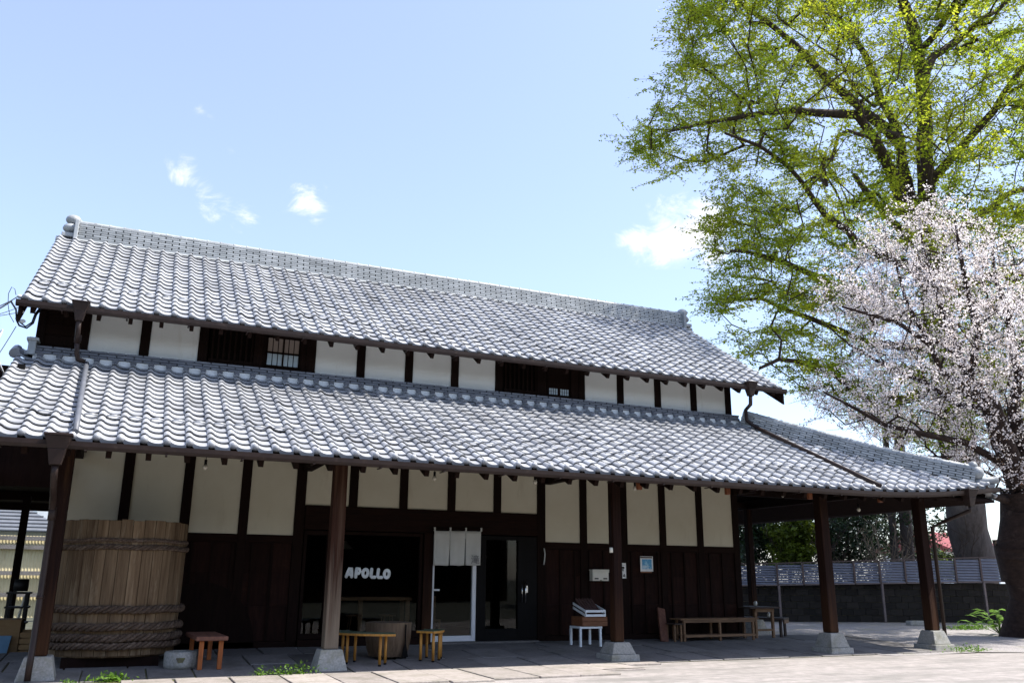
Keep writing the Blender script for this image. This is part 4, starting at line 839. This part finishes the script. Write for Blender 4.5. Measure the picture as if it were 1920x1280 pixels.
# right: louvre fence, block wall
FA = np.array([20.57, 7.08, 0]); FD = np.array([.934, -.357, 0]); FN = np.array([-.357, -.934, 0])
def fp(s, n=0, z=0): q = FA+FD*s+FN*n; return (q[0], q[1], z)
t = thing('louvre_fence', 'grey-blue horizontal louvre screen fence above the block wall', 'fence', fp(3))
s_ = -5.6; k = 0
while s_ < 16:
    wd = .83; pz = .012*s_
    z0, z1 = 1.13+.022*s_, 1.80+.036*max(s_, -2)
    pn = MB()
    for j in range(8):
        zz = z0+.03+(z1-z0-.06)*(j+.5)/8; h_ = (z1-z0-.06)/8
        A = [fp(s_+.03, .03, zz-h_*.42), fp(s_+wd-.03, .03, zz-h_*.42), fp(s_+wd-.03, -.02, zz+h_*.38), fp(s_+.03, -.02, zz+h_*.38)]
        pn.add(A+[(q[0]-FN[0]*.012, q[1]-FN[1]*.012, q[2]-.006) for q in A], [(0, 1, 2, 3), (7, 6, 5, 4), (0, 4, 5, 1), (2, 6, 7, 3), (0, 3, 7, 4), (1, 5, 6, 2)])
    o = obj('louvre_panel', pn, 'louvre', t); o['kind'] = 'stuff'
    obj('mullion', MB().beam(fp(s_, .02, z0), fp(s_, .02, z1), .05, .06, up=tuple(FN)), 'louvre_frame', t)
    obj('rail', MB().beam(fp(s_+.026, .02, z1), fp(s_+wd-.026, .02, z1+.03), .06, .035), 'louvre_frame', t); obj('rail', MB().beam(fp(s_+.026, .02, z0), fp(s_+wd-.026, .02, z0+.018), .06, .035), 'fence_post', t)
    if k % 2 == 0: obj('fence_post', MB().beam(fp(s_, .09, 0), fp(s_, .09, z0-.02), .06, .06, up=tuple(FN)), 'fence_post', t)
    s_ += wd; k += 1
t = thing('block_wall', 'dark mossy concrete block wall below the louvre fence', 'wall', fp(3, -.2))
bm = MB().box(-.195, .195, -.06, .06, .0, .19).mesh('block', 'block'); ang = math.atan2(FD[1], FD[0])
for j in range(6):
    for i in range(48):
        s_ = -5+i*.4+(.2 if j % 2 else 0); q = fp(s_, -.2+random.uniform(-.006, .006), .02+j*.2); o = link('block', bm, t); o.location = Vector(q)-wl(t); o.rotation_euler = (0, 0, ang)
obj('mortar', MB().beam(fp(-5.2, -.22, .6), fp(14.4, -.22, .6), .06, 1.18), 'soil', t)
# red-roofed house far right
q = atd(1785, 1030, 48)
t = thing('red_roof_house', 'distant low house with red roof behind the big tree', 'house', (q[0], q[1], 0))
obj('wall', MB().box(q[0]+.1, q[0]+4, q[1], q[1]+5, 0, 2.95), 'house_wall', t); obj('roof', MB().add([(q[0]-.35, q[1]-.6, 2.9), (q[0]+4.5, q[1]-.6, 2.9), (q[0]+4.5, q[1]+2.5, 4.1), (q[0]-.35, q[1]+2.5, 4.1), (q[0]-.35, q[1]+5.6, 2.9), (q[0]+4.5, q[1]+5.6, 2.9)], [(0, 1, 2, 3), (3, 2, 5, 4), (0, 3, 4), (1, 5, 2), (0, 4, 5, 1)]), 'red_roof', t)
for k in range(3): obj('window', MB().box(q[0]+.4+k*1.2, q[0]+1.1+k*1.2, q[1]-.04, q[1]-.002, 1.0, 2.2), 'frosted', t)
# ------------------------------------------------------------------ trees
def grow(limbs, targets, seed, back=.35, step=1.1, jit=.10, up=.0):
    """limbs: list of (points, r0, r1); returns nodes, parents, min radius"""
    rg = np.random.default_rng(seed); Pn, par, rmin = [], [], []
    for pts, r0, r1, attach in limbs:
        pts = [np.array(p, float) for p in pts]; dense = []
        for a, b in zip(pts[:-1], pts[1:]):
            k = max(1, int(np.linalg.norm(b-a)/.7)); dense += [a+(b-a)*i/k for i in range(k)]
        dense.append(pts[-1]); prev = -1
        if attach and Pn: prev = int(np.argmin(np.linalg.norm(np.array(Pn)-dense[0], axis=1)))
        for i, q in enumerate(dense):
            f_ = i/max(1, len(dense)-1); Pn.append(q+rg.normal(0, .05 if 0 < i < len(dense)-1 else 0, 3)); par.append(prev); rmin.append(r0+(r1-r0)*f_); prev = len(Pn)-1
    cap = len(Pn)+len(targets)*14; A = np.zeros((cap, 3)); A[:len(Pn)] = Pn; n = len(Pn); tips = []
    root = A[0].copy()
    D = np.min(np.linalg.norm(targets[:, None, :]-A[None, :n], axis=2), axis=1)
    for ti in np.argsort(D):
        T = targets[ti]; dv = T-A[:n]; dd = np.linalg.norm(dv, axis=1); rd = A[:n]-root; rd /= np.linalg.norm(rd, axis=1)[:, None]+1e-6
        cost = dd*(1+back*(1-np.sum(rd*dv, axis=1)/(dd+1e-6)))
        b = int(np.argmin(cost)); st = A[b].copy(); ln = np.linalg.norm(T-st); k = min(12, max(1, int(ln/step)+1)); prev = b
        bend = rg.normal(0, .10, 3)*ln; bend[2] += up*ln
        for i in range(1, k+1):
            f_ = i/k; q = st+(T-st)*f_+bend*math.sin(math.pi*f_)+(rg.normal(0, jit, 3)*ln*.1 if i < k else 0)
            A[n] = q; par.append(prev); rmin.append(0); prev = n; n += 1
        tips.append(prev)
    return A[:n], np.array(par), np.array(rmin), tips
def radii(par, rmin, tips, rt, ex=2.2):
    n = len(par); w_ = np.zeros(n)
    for t_ in tips: w_[t_] += 1
    for i in range(n-1, -1, -1):
        if par[i] >= 0: w_[par[i]] += w_[i]
    return np.maximum(rt*np.maximum(w_, 1)**(1/ex), rmin), w_
def skin(A, par, rad, nsmall=5, lo=0, hi=99):
    """one continuous set of frusta, numpy"""
    i = np.where((par >= 0) & (rad >= lo) & (rad < hi))[0]; a = A[par[i]]; b = A[i]; d = b-a; L = np.linalg.norm(d, axis=1)+1e-6; d /= L[:, None]
    ref = np.where(np.abs(d[:, 2:3]) > .9, np.array([[1., 0, 0]]), np.array([[0, 0, 1.]])); x = np.cross(d, ref); x /= np.linalg.norm(x, axis=1)[:, None]; y = np.cross(d, x)
    r1 = rad[i]; r0 = np.minimum(rad[par[i]], r1*1.35); n = nsmall; an = 2*np.pi*np.arange(n)/n
    ring = np.cos(an)[None, :, None]*x[:, None]+np.sin(an)[None, :, None]*y[:, None]
    V = np.concatenate([(a-d*r0[:, None]*.25)[:, None]+ring*r0[:, None, None], (b+d*r1[:, None]*.25)[:, None]+ring*r1[:, None, None]], 1)
    base = (np.arange(len(i))*2*n)[:, None]; k = np.arange(n); Fq = np.stack([base+k, base+(k+1) % n, base+n+(k+1) % n, base+n+k], -1)
    return V.reshape(-1, 3), Fq.reshape(-1, 4)
def merge(*vf):
    V, Fq, n = [], [], 0
    for v, f in vf: V.append(v); Fq.append(f+n); n += len(v)
    return np.concatenate(V), np.concatenate(Fq)
def leafquads(cn, size, rg, flat=.5, asp=.5, droop=0.):
    n = len(cn); nr = rg.normal(0, 1, (n, 3)); nr[:, 2] = np.abs(nr[:, 2])*(1+flat*3)+flat; nr /= np.linalg.norm(nr, axis=1)[:, None]
    a = rg.normal(0, 1, (n, 3)); a[:, 2] -= droop; a -= nr*np.sum(a*nr, axis=1)[:, None]; a /= np.linalg.norm(a, axis=1)[:, None]; b = np.cross(nr, a)
    s = size*rg.uniform(.65, 1.35, n)[:, None]; a = a*s; b = b*s*asp
    V = np.stack([cn-a, cn-a*.1+b, cn+a, cn-a*.1-b], 1).reshape(-1, 3); return V, np.arange(4*n).reshape(-1, 4)
def inpoly(x, y, poly):
    c = np.zeros(len(x), bool); n = len(poly)
    for i in range(n):
        x0, y0 = poly[i]; x1, y1 = poly[(i+1) % n]; m_ = ((y0 > y) != (y1 > y)) & (x < (x1-x0)*(y-y0)/(y1-y0+1e-9)+x0); c ^= m_
    return c
def edged(x, y, poly):
    D = np.full(len(x), 1e9); n = len(poly)
    for i in range(n):
        a = np.array(poly[i], float); b = np.array(poly[(i+1) % n], float); ab = b-a; t_ = np.clip(((x-a[0])*ab[0]+(y-a[1])*ab[1])/(ab@ab), 0, 1); D = np.minimum(D, np.hypot(x-a[0]-t_*ab[0], y-a[1]-t_*ab[1]))
    return D
def crown_points(poly, n, dep, thick, rg, mind, holes=()):
    """points spread through a volume whose outline is poly, thicker away from its rim"""
    P_ = np.array(poly); out = []; lo, hi = P_.min(0), P_.max(0)
    while len(out) < n:
        x = rg.uniform(lo[0], hi[0], 400); y = rg.uniform(lo[1], hi[1], 400); ok = inpoly(x, y, poly)
        for hx, hy, hr in holes: ok &= (np.hypot(x-hx, y-hy) > hr)
        x, y = x[ok], y[ok]
        if not len(x): continue
        e_ = np.sqrt(np.clip(edged(x, y, poly)/260., 0, 1)); d = dep+rg.uniform(-1, 1, len(x))*thick*e_
        for xx, yy, zz in zip(x, y, d):
            q = atd(xx, yy, zz)
            if len(out) > 5 and np.min(np.linalg.norm(np.array(out[-400:])-q, axis=1)) < mind*rg.uniform(.5, 1): continue
            out.append(q)
            if len(out) >= n: break
    return np.array(out)
def spray(A, par, tips, rg, ntw, ltw, flat, droopz):
    """short twigs at each tip; returns twig nodes and points along them"""
    NA, NP, pts = [], [], []
    base = A[tips]; pd = A[tips]-A[par[tips]]; pd /= np.linalg.norm(pd, axis=1)[:, None]+1e-6
    for _ in range(ntw):
        d = pd*.55+rg.normal(0, .8, base.shape); d[:, 2] = d[:, 2]*flat+droopz; d /= np.linalg.norm(d, axis=1)[:, None]; L = ltw*rg.uniform(.45, 1.15, (len(base), 1)); st = base-pd*rg.uniform(0, .9, (len(base), 1))*ltw
        yield st, st+d*L*.5+rg.normal(0, .04, base.shape), st+d*L+np.array([0, 0, -.08])*L
def twigmesh(segs, r):
    A, par = [], []; n = 0
    for s0, s1, s2 in segs:
        m_ = len(s0); A += [s0, s1, s2]; par += [np.full(m_, -1), np.arange(m_)+n, np.arange(m_)+n+m_]; n += 3*m_
    A = np.concatenate(A); par = np.concatenate(par); return skin(A, par, np.full(len(A), r), 3)
# --- the great zelkova
ZD = 31.
def zl(pts, off=None):
    o = []
    for i, (u, v) in enumerate(pts):
        f_ = i/max(1, len(pts)-1); o.append(atd(u, v, ZD+(0 if off is None else off*f_)))
    return o
gb = atd(1826, 1040, ZD); zbase = np.array([gb[0], gb[1], -.1])
limbs = [([zbase, gb, atd(1800, 860, ZD), atd(1776, 690, ZD), atd(1755, 540, ZD), atd(1740, 455, ZD)], .72, .50, False),
    (zl([(1740, 455), (1742, 390), (1737, 330), (1733, 200), (1722, 110), (1710, 50), (1695, 0), (1680, -80), (1650, -190)]), .33, .09, True),
    (zl([(1740, 455), (1700, 400), (1667, 317), (1651, 285), (1635, 257), (1600, 216), (1489, 206), (1400, 215), (1330, 232), (1262, 245)], -3), .26, .04, True),
    (zl([(1735, 440), (1700, 340), (1680, 240), (1660, 190), (1627, 107), (1572, 32), (1540, -30), (1480, -120)], 4), .23, .05, True),
    (zl([(1755, 540), (1700, 500), (1615, 459), (1556, 404), (1500, 348), (1470, 310), (1420, 270), (1360, 250)], -5), .22, .04, True),
    (zl([(1745, 480), (1686, 427), (1639, 380), (1602, 328)], 3), .19, .10, True),
    (zl([(1745, 340), (1809, 273), (1861, 214), (1884, 170), (1920, 119), (1980, 30)], -2), .18, .05, True),
    (zl([(1734, 140), (1754, 107), (1809, 63), (1872, 20), (1940, -40)], 3), .17, .06, True),
    (zl([(1722, 100), (1754, 67), (1801, 0), (1830, -70)], -3), .15, .05, True),
    (zl([(1660, 240), (1600, 190), (1556, 150), (1516, 103), (1489, 83), (1437, 44), (1397, 16), (1340, -30)], 2), .20, .05, True),
    (zl([(1780, 720), (1700, 745), (1640, 755), (1595, 729), (1561, 699), (1505, 676), (1460, 674), (1425, 690)], -4), .20, .05, True),
    (zl([(1765, 620), (1690, 590), (1617, 560), (1540, 520), (1440, 480), (1370, 470)], -3), .20, .04, True),
    (zl([(1770, 660), (1690, 650), (1617, 640), (1520, 600), (1430, 560), (1350, 560)], 4), .18, .04, True),
    (zl([(1745, 480), (1820, 420), (1900, 360), (1990, 330)], 4), .22, .06, True),
    (zl([(1760, 560), (1850, 520), (1960, 500), (2060, 470)], -4), .22, .06, True),
    (zl([(1790, 800), (1860, 720), (1960, 660)], 5), .18, .05, True)]
poly = [(1290, -60), (1262, 60), (1275, 105), (1242, 135), (1222, 205), (1182, 240), (1188, 285), (1222, 335), (1250, 342), (1296, 292), (1345, 312), (1335, 375), (1308, 425), (1322, 470), (1345, 500), (1305, 550), (1322, 600), (1360, 650), (1440, 690), (1500, 735), (1560, 745), (1640, 800), (1750, 850), (1850, 840), (2000, 760), (2150, 600), (2250, 400), (2250, 100), (2150, -150), (1950, -330), (1700, -400), (1450, -300)]
holes = [(1700, 620, 30), (1600, 330, 26), (1440, 330, 20), (1560, 600, 26), (1480, 520, 20), (1850, 330, 30), (1640, 60, 22), (1790, 150, 25), (1520, 440, 20), (1400, 520, 16), (1690, 500, 24), (1820, 480, 30), (1570, 270, 20), (1380, 130, 18), (1475, 150, 18), (1880, 90, 20), (1300, 215, 10)]
rg = np.random.default_rng(11)
T = crown_points(poly, 2800, ZD, 8.5, rg, .55, holes)
A, par, rmin, tips = grow(limbs, T, 5, back=.55, step=1.0, jit=.6, up=.05)
rad, _ = radii(par, rmin, tips, .0092, 2.25)
tips = np.array(tips)
t = thing('zelkova_tree', 'towering tree with fresh yellow-green leaves behind the fence', 'tree', (zbase[0], zbase[1], 0))
V, Fq = skin(A, par, rad, 14, .46, 99); npmesh('trunk', V, Fq, 'bark_pale', t, True); pass
nzv = np.sin(A[tips][:, 0]*1.9+1)*np.sin(A[tips][:, 1]*1.5)*1.0+np.sin(A[tips][:, 2]*2.6+.6*A[tips][:, 0])+rg.normal(0, .5, len(tips)); 
uq = np.array([pix(q) for q in A[tips]]); dl = np.full(len(tips), 1e9)
for lm_ in ([(1740, 455), (1737, 330), (1733, 200), (1715, 70), (1690, -40)], [(1740, 455), (1667, 317), (1635, 257), (1600, 216), (1489, 206), (1400, 215)], [(1735, 440), (1700, 340), (1680, 240), (1627, 107), (1572, 32)], [(1745, 340), (1809, 273), (1861, 214), (1920, 119)], [(1700, 500), (1615, 459), (1556, 404), (1500, 348)], [(1660, 240), (1556, 150), (1489, 83), (1397, 16)], [(1734, 140), (1809, 63), (1900, 0)]):
    for a_, b_ in zip(lm_[:-1], lm_[1:]):
        a_ = np.array(a_, float); b_ = np.array(b_, float); ab = b_-a_; t_ = np.clip(((uq-a_)@ab)/(ab@ab), 0, 1); dl = np.minimum(dl, np.linalg.norm(uq-a_-t_[:, None]*ab, axis=1))
front = ((A[tips]-CAM)@_fw) < ZD+.5
keepm = (nzv > -1.0) & ~((dl < 30) & front & (rg.random(len(tips)) < .55)); ltips = tips[keepm]
segs = list(spray(A, par, ltips, rg, 8, 1.05, .34, .0))
V, Fq = merge(skin(A, par, rad, 10, .16, .46), skin(A, par, rad, 6, .03, .16), skin(A, par, rad, 4, 0, .03), twigmesh(segs, .006)); npmesh('branches', V, Fq, 'bark', t, True)
cn = []
for s0, s1, s2 in segs:
    for f_ in np.linspace(.05, 1.08, 24):
        q = np.where(f_ < .5, s0+(s1-s0)*2*f_, s1+(s2-s1)*(2*f_-1)); cn.append(q+rg.normal(0, .075, q.shape)*np.array([1, 1, .5]))
cn = np.concatenate(cn); cn = cn[rg.random(len(cn)) < .93]
V, Fq = leafquads(cn, .054, rg, .35, .5, .3); npmesh('crown', V, Fq, 'leaf', t)
print('zelkova leaves', len(cn), 'nodes', len(A))
# --- the cherry
CD = 20.5
def cl_(pts, off=0.): return [atd(u, v, CD+off*i/max(1, len(pts)-1)) for i, (u, v) in enumerate(pts)]
cb = atd(1925, 1195, CD); cbase = np.array([cb[0], cb[1], -.05])
limbs = [([cbase, atd(1932, 1130, CD)], .62, .44, False), ([atd(1932, 1130, CD), atd(1926, 1080, CD)], .44, .50, True), ([atd(1926, 1080, CD), atd(1920, 1030, CD)], .50, .66, True), ([atd(1920, 1030, CD), atd(1918, 975, CD), atd(1912, 925, CD)], .64, .40, True),
    (cl_([(1912, 925), (1887, 861), (1853, 765), (1830, 730), (1812, 706)], -.5), .27, .17, True),
    (cl_([(1840, 750), (1816, 747), (1764, 695), (1741, 642), (1685, 609), (1640, 590), (1580, 575)], -1.5), .10, .025, True),
    (cl_([(1900, 890), (1878, 867), (1808, 831), (1740, 812), (1660, 790), (1590, 760), (1545, 735)], -2.), .11, .02, True),
    (cl_([(1853, 765), (1800, 760), (1740, 720), (1670, 690), (1600, 640), (1550, 610)], 2), .09, .02, True),
    (cl_([(1915, 930), (1905, 850), (1900, 770), (1905, 690), (1880, 600), (1870, 520), (1860, 440)], 1.5), .20, .03, True),
    (cl_([(1820, 720), (1790, 640), (1760, 560), (1735, 470), (1722, 400)], .8), .11, .02, True),
    (cl_([(1815, 715), (1830, 620), (1815, 540), (1800, 450), (1790, 410)], -1.2), .10, .02, True),
    (cl_([(1918, 940), (1960, 850), (2010, 740), (2050, 620), (2060, 520)], -1), .26, .05, True),
    (cl_([(1895, 940), (1860, 925), (1830, 905), (1800, 900), (1770, 915)], -2), .10, .025, True),
    (cl_([(1960, 850), (1990, 700), (1960, 560), (1940, 470)], -2), .12, .03, True),
    (cl_([(1741, 642), (1700, 560), (1670, 480), (1655, 425)], .5), .06, .015, True)]
poly = [(1530, 545), (1580, 505), (1600, 465), (1650, 415), (1700, 388), (1745, 380), (1790, 402), (1850, 425), (1920, 432), (2010, 440), (2120, 500), (2170, 640), (2150, 800), (2050, 900), (1960, 930), (1900, 925), (1850, 880), (1760, 870), (1690, 850), (1620, 810), (1560, 800), (1520, 760), (1570, 690), (1590, 620)]
T = crown_points(poly, 900, CD, 3.9, rg, .34, [(1870, 770, 22), (1860, 690, 18), (1700, 740, 20), (1620, 720, 16), (1780, 800, 18), (1690, 640, 12)])
A, par, rmin, tips = grow(limbs, T, 9, back=.5, step=.55, jit=.5, up=.06)
rad, _ = radii(par, rmin, tips, .006, 2.2); tips = np.array(tips)
t = thing('cherry_tree', 'old cherry tree in pale pink blossom with dark trunk at right edge', 'tree', (cbase[0], cbase[1], 0))
V, Fq = merge(skin(A, par, rad, 16, .10, 99)); V = V+.045*np.sin(V[:, [1, 2, 0]]*5.3+1)+.02*np.sin(V[:, [2, 0, 1]]*13); npmesh('trunk', V, Fq, 'bark_cherry', t, True)
nzv = np.sin(A[tips][:, 0]*2.9+1)*np.sin(A[tips][:, 1]*2.5)+np.sin(A[tips][:, 2]*3.3+.9*A[tips][:, 0])+rg.normal(0, .6, len(tips)); ltips = tips[nzv > -.8]
segs = list(spray(A, par, ltips, rg, 5, .85, .9, .38))
V, Fq = merge(skin(A, par, rad, 6, .015, .10), skin(A, par, rad, 4, 0, .015), twigmesh(segs, .0042)); npmesh('branches', V, Fq, 'bark_cherry', t, True)
cn = []
for s0, s1, s2 in segs:
    for f_ in np.linspace(.15, 1.0, 6):
        q = np.where(f_ < .5, s0+(s1-s0)*2*f_, s1+(s2-s1)*(2*f_-1)); ok = rg.random(len(q)) < np.where(rg.random(len(q)) < .3, .2, .66); q = q[ok]
        for _ in range(8): cn.append(q+rg.normal(0, .038, q.shape))
cn = np.concatenate(cn); V, Fq = leafquads(cn, .0205, rg, 0., .85); npmesh('crown', V, Fq, 'blossom', t)
sub = cn[rg.random(len(cn)) < .06]+rg.normal(0, .03, (1, 3)); V, Fq = leafquads(sub, .024, rg, 0., .45); npmesh('young_leaves', V, Fq, 'bud', t)
print('cherry petals', len(cn))
# --- evergreens and shrubs behind the fence
def bush(name, label, c, r, n, leafm, ls, seed, trunk=True, cat='tree', lm='twig', per=60, grp=None):
    rg = np.random.default_rng(seed); c = np.array(c, float); r = np.array(r, float)
    base = np.array([c[0], c[1], 0.]); T = rg.normal(0, 1, (n, 3)); T /= np.linalg.norm(T, axis=1)[:, None]; T = c+T*r*(rg.random((n, 1))**.45)*(1+.18*np.sin(T[:, :1]*5+seed)); T[:, 2] = np.maximum(T[:, 2], .15)
    A, par, rmin, tips = grow([([base, base+(c-base)*.5+rg.normal(0, .1, 3), c], .05+.03*r[2], .03, False)], T, seed, step=.7)
    rad, _ = radii(par, rmin, tips, .008); t = thing(name, label, cat, (base[0], base[1], 0), grp); V, Fq = skin(A, par, rad, 5); npmesh('trunk', V, Fq, lm, t, True)
    cn = (T[:, None]+rg.normal(0, .22, (n, per, 3))*np.array([1, 1, .8])*np.mean(r)*.45).reshape(-1, 3); V, Fq = leafquads(cn, ls, rg, .3, .5); npmesh('crown', V, Fq, leafm, t)
gp = 'evergreens behind the fence'
for k, (u, v, d, rx, rz, lmt, lb) in enumerate(((1395, 1010, 36, 1.6, 1.9, 'leaf_dark', 'dark evergreen bush beside the storehouse corner behind the fence'), (1440, 1005, 33, 1.5, 1.7, 'leaf_dark', 'round dark evergreen left of the bright yellow-green bush'), (1484, 1012, 31, 1.0, 1.1, 'leaf_yellow', 'bright yellow-green bush between dark evergreens'), (1535, 990, 36, 2.0, 2.6, 'leaf_dark', 'tall dark evergreen behind the right wooden post'), (1590, 985, 34, 2.0, 2.8, 'leaf_dark', 'broad black-green evergreen left of the bare pale shrub'), (1630, 975, 39, 2.2, 3.0, 'leaf_dark', 'dark evergreen directly behind the bare pale shrub'), (1700, 985, 40, 2.2, 2.8, 'leaf_dark', 'dark evergreen behind the right corner post'), (1765, 1062, 42, .8, .7, 'leaf_yellow', 'small green bush in front of the red roof'))):
    q = atd(u, v, d); bush('evergreen_tree', lb, q, (rx, rx, rz), 90, lmt, .085, 20+k, per=70, grp=gp)
# brown thicket and bare shrub
def bare(name, label, u, d, h, n, seed, spread, lm, cat='shrub'):
    rg = np.random.default_rng(seed); b = atd(u, 1100, d); b[2] = 0; NA, NP = [], []
    for i in range(n):
        p = b+np.array([rg.normal(0, .25), rg.normal(0, .25), 0]); d_ = np.array([rg.normal(0, spread), rg.normal(0, spread), 1.]); prev = -1; L = h*rg.uniform(.6, 1.1); st = p
        for j in range(9):
            NA.append(st.copy()); NP.append(prev); prev = len(NA)-1
            if j > 3:
                q = st+np.array([rg.normal(0, .28), rg.normal(0, .28), .35])*L*.25; NA.append(q); NP.append(prev)
            st = st+d_*L/9+rg.normal(0, .05, 3)
    A = np.array(NA); par = np.array(NP); t = thing(name, label, cat, tuple(b)); V, Fq = skin(A, par, np.full(len(A), .011), 4); npmesh('stems', V, Fq, lm, t, True)
bare('bare_shrub', 'leafless pale-twigged shrub behind the fence near the corner post', 1660, 30.5, 3.3, 42, 3, .32, 'twig_pale')
bare('brown_thicket', 'brown twiggy thicket behind the fence next to the yellow-green bush', 1515, 31, 3.4, 40, 4, .35, 'twig')
bare('bare_sapling', 'thin leafless sapling between corner post and the big trunk', 1775, 30, 3.4, 14, 6, .25, 'twig')
for k, (u, d, r) in enumerate(((1678, 33, .16), (1703, 33, .26))):
    b = atd(u, 1100, d); b[2] = 0; tp = atd(u-12, 900, d); o = obj('tree_trunk', MB().tube([b, (b+tp)/2+np.array([.06, 0, 0]), tp, tp+(tp-b)*.7], [r, r*.9, r*.85, r*.5], 10), 'bark_pale', base=tuple(b)); tag(o, ('thinner' if k == 0 else 'thicker')+' of two pale bare trunks seen under the porch roof', 'tree trunk', 'pale trunks behind the fence')
# low weeds
def weed(label, x, y, r, n, ls, seed, lm='weed', z=.0, h=.1):
    rg = np.random.default_rng(seed); cn = np.stack([x+rg.normal(0, r, n), y+rg.normal(0, r*.5, n), z+np.abs(rg.normal(0, h*.5, n))+.01], 1); V, Fq = leafquads(cn, ls, rg, .2, .35)
    o = npmesh('weed', V, Fq, lm); V2 = np.empty(len(o.data.vertices)*3); o.data.vertices.foreach_get('co', V2); V2 = V2.reshape(-1, 3)-np.array([x, y, z]); o.data.vertices.foreach_set('co', V2.ravel()); o.location = (x, y, z); tag(o, label, 'weed', 'weeds along the paving edge'); o['kind'] = 'stuff'
weed('leafy green weed on the kerb in front of the barrel', 1.02, -2.90, .11, 160, .035, 1); weed('grassy weeds on the kerb left of the pale porch post', 3.15, -2.88, .16, 260, .028, 2, h=.12); weed('tiny weed at a paving joint near the pale post', 2.75, -2.93, .05, 60, .024, 3); weed('small weeds at the foot of the corner post', 15.55, -3.0, .22, 200, .03, 4); weed('tiny weeds in the kerb left of the barrel weed', .55, -2.93, .05, 60, .018, 5, h=.04)
weed('weed patch in the gravel before the block wall', 22.5, 2.6, .35, 400, .045, 6, h=.12)
q = atd(1885, 1175, 21.5); rg2 = np.random.default_rng(8)
t = thing('leafy_plant', 'broad-leaved green plant at the foot of the cherry trunk', 'plant', (q[0], q[1], 0))
for k in range(46):
    a = rg2.uniform(0, 6.28); r_ = rg2.uniform(.1, .75); c = np.array([q[0]-.2+r_*math.cos(a), q[1]+r_*math.sin(a), rg2.uniform(.15, .62)]); d = np.array([math.cos(a), math.sin(a), rg2.uniform(-.2, .5)])*.17; s2 = np.array([-math.sin(a), math.cos(a), 0])*.075
    obj('leaf', MB().add([c-d, c+s2, c+d+np.array([0, 0, -.05]), c-s2, c+np.array([0, 0, .02])], [(0, 1, 4), (1, 2, 4), (2, 3, 4), (3, 0, 4)], True), 'weed', t); obj('stalk', MB().tube([(q[0]-.2, q[1], 0), c-d], .006, 4), 'weed', t)
m = MB().box(22.55, 23.15, 4.6, 4.8, 0, .13); o = obj('kerb_stone', m, 'stone', bevel=.02, base=(22.85, 4.7, 0)); tag(o, 'loose pale kerb stone lying before the block wall', 'stone')
# street behind the photographer (shows in the shop glass)
for k, (x, wd, hh, mt, lb) in enumerate(((-16, 11, 5.8, 'postwood', 'dark timber house across the road behind the viewpoint, leftmost'), (-1, 12, 5.2, 'postwood', 'brown house across the road behind the viewpoint, middle'), (15, 13, 6.2, 'postwood', 'dark timber house across the road behind the viewpoint, rightmost'))):
    t = thing('street_house', lb, 'house', (x, -32, 0), 'houses across the road'); obj('wall', MB().box(x-wd/2, x+wd/2, -40, -32, 0, hh), mt, t)
    obj('roof', MB().add([(x-wd/2-.6, -31.3, hh-.1), (x+wd/2+.6, -31.3, hh-.1), (x+wd/2+.6, -36, hh+2.4), (x-wd/2-.6, -36, hh+2.4), (x-wd/2-.6, -40.7, hh-.1), (x+wd/2+.6, -40.7, hh-.1)], [(3, 2, 1, 0), (4, 5, 2, 3), (0, 4, 3), (1, 2, 5), (1, 5, 4, 0)]), 'house_tile', t)
    for j in range(4):
        for zz in (.9, 3.5): obj('window', MB().box(x-wd/2+.8+j*2.6, x-wd/2+2.2+j*2.6, -31.99, -31.93, zz, zz+1.3), 'black', t)
for k, (x, y, r, h, lb) in enumerate(((-9, -25, 3.4, 7.0, 'leftmost garden tree behind the viewpoint'), (5.5, -27, 3.6, 7.5, 'middle garden tree behind the viewpoint'), (24, -24, 3.8, 8, 'rightmost garden tree behind the viewpoint'))):
    bush('garden_tree', lb, (x, y, h*.62), (r, r, h*.42), 90, 'leaf_dark', .2, 60+k, per=45, grp='garden trees across the road')
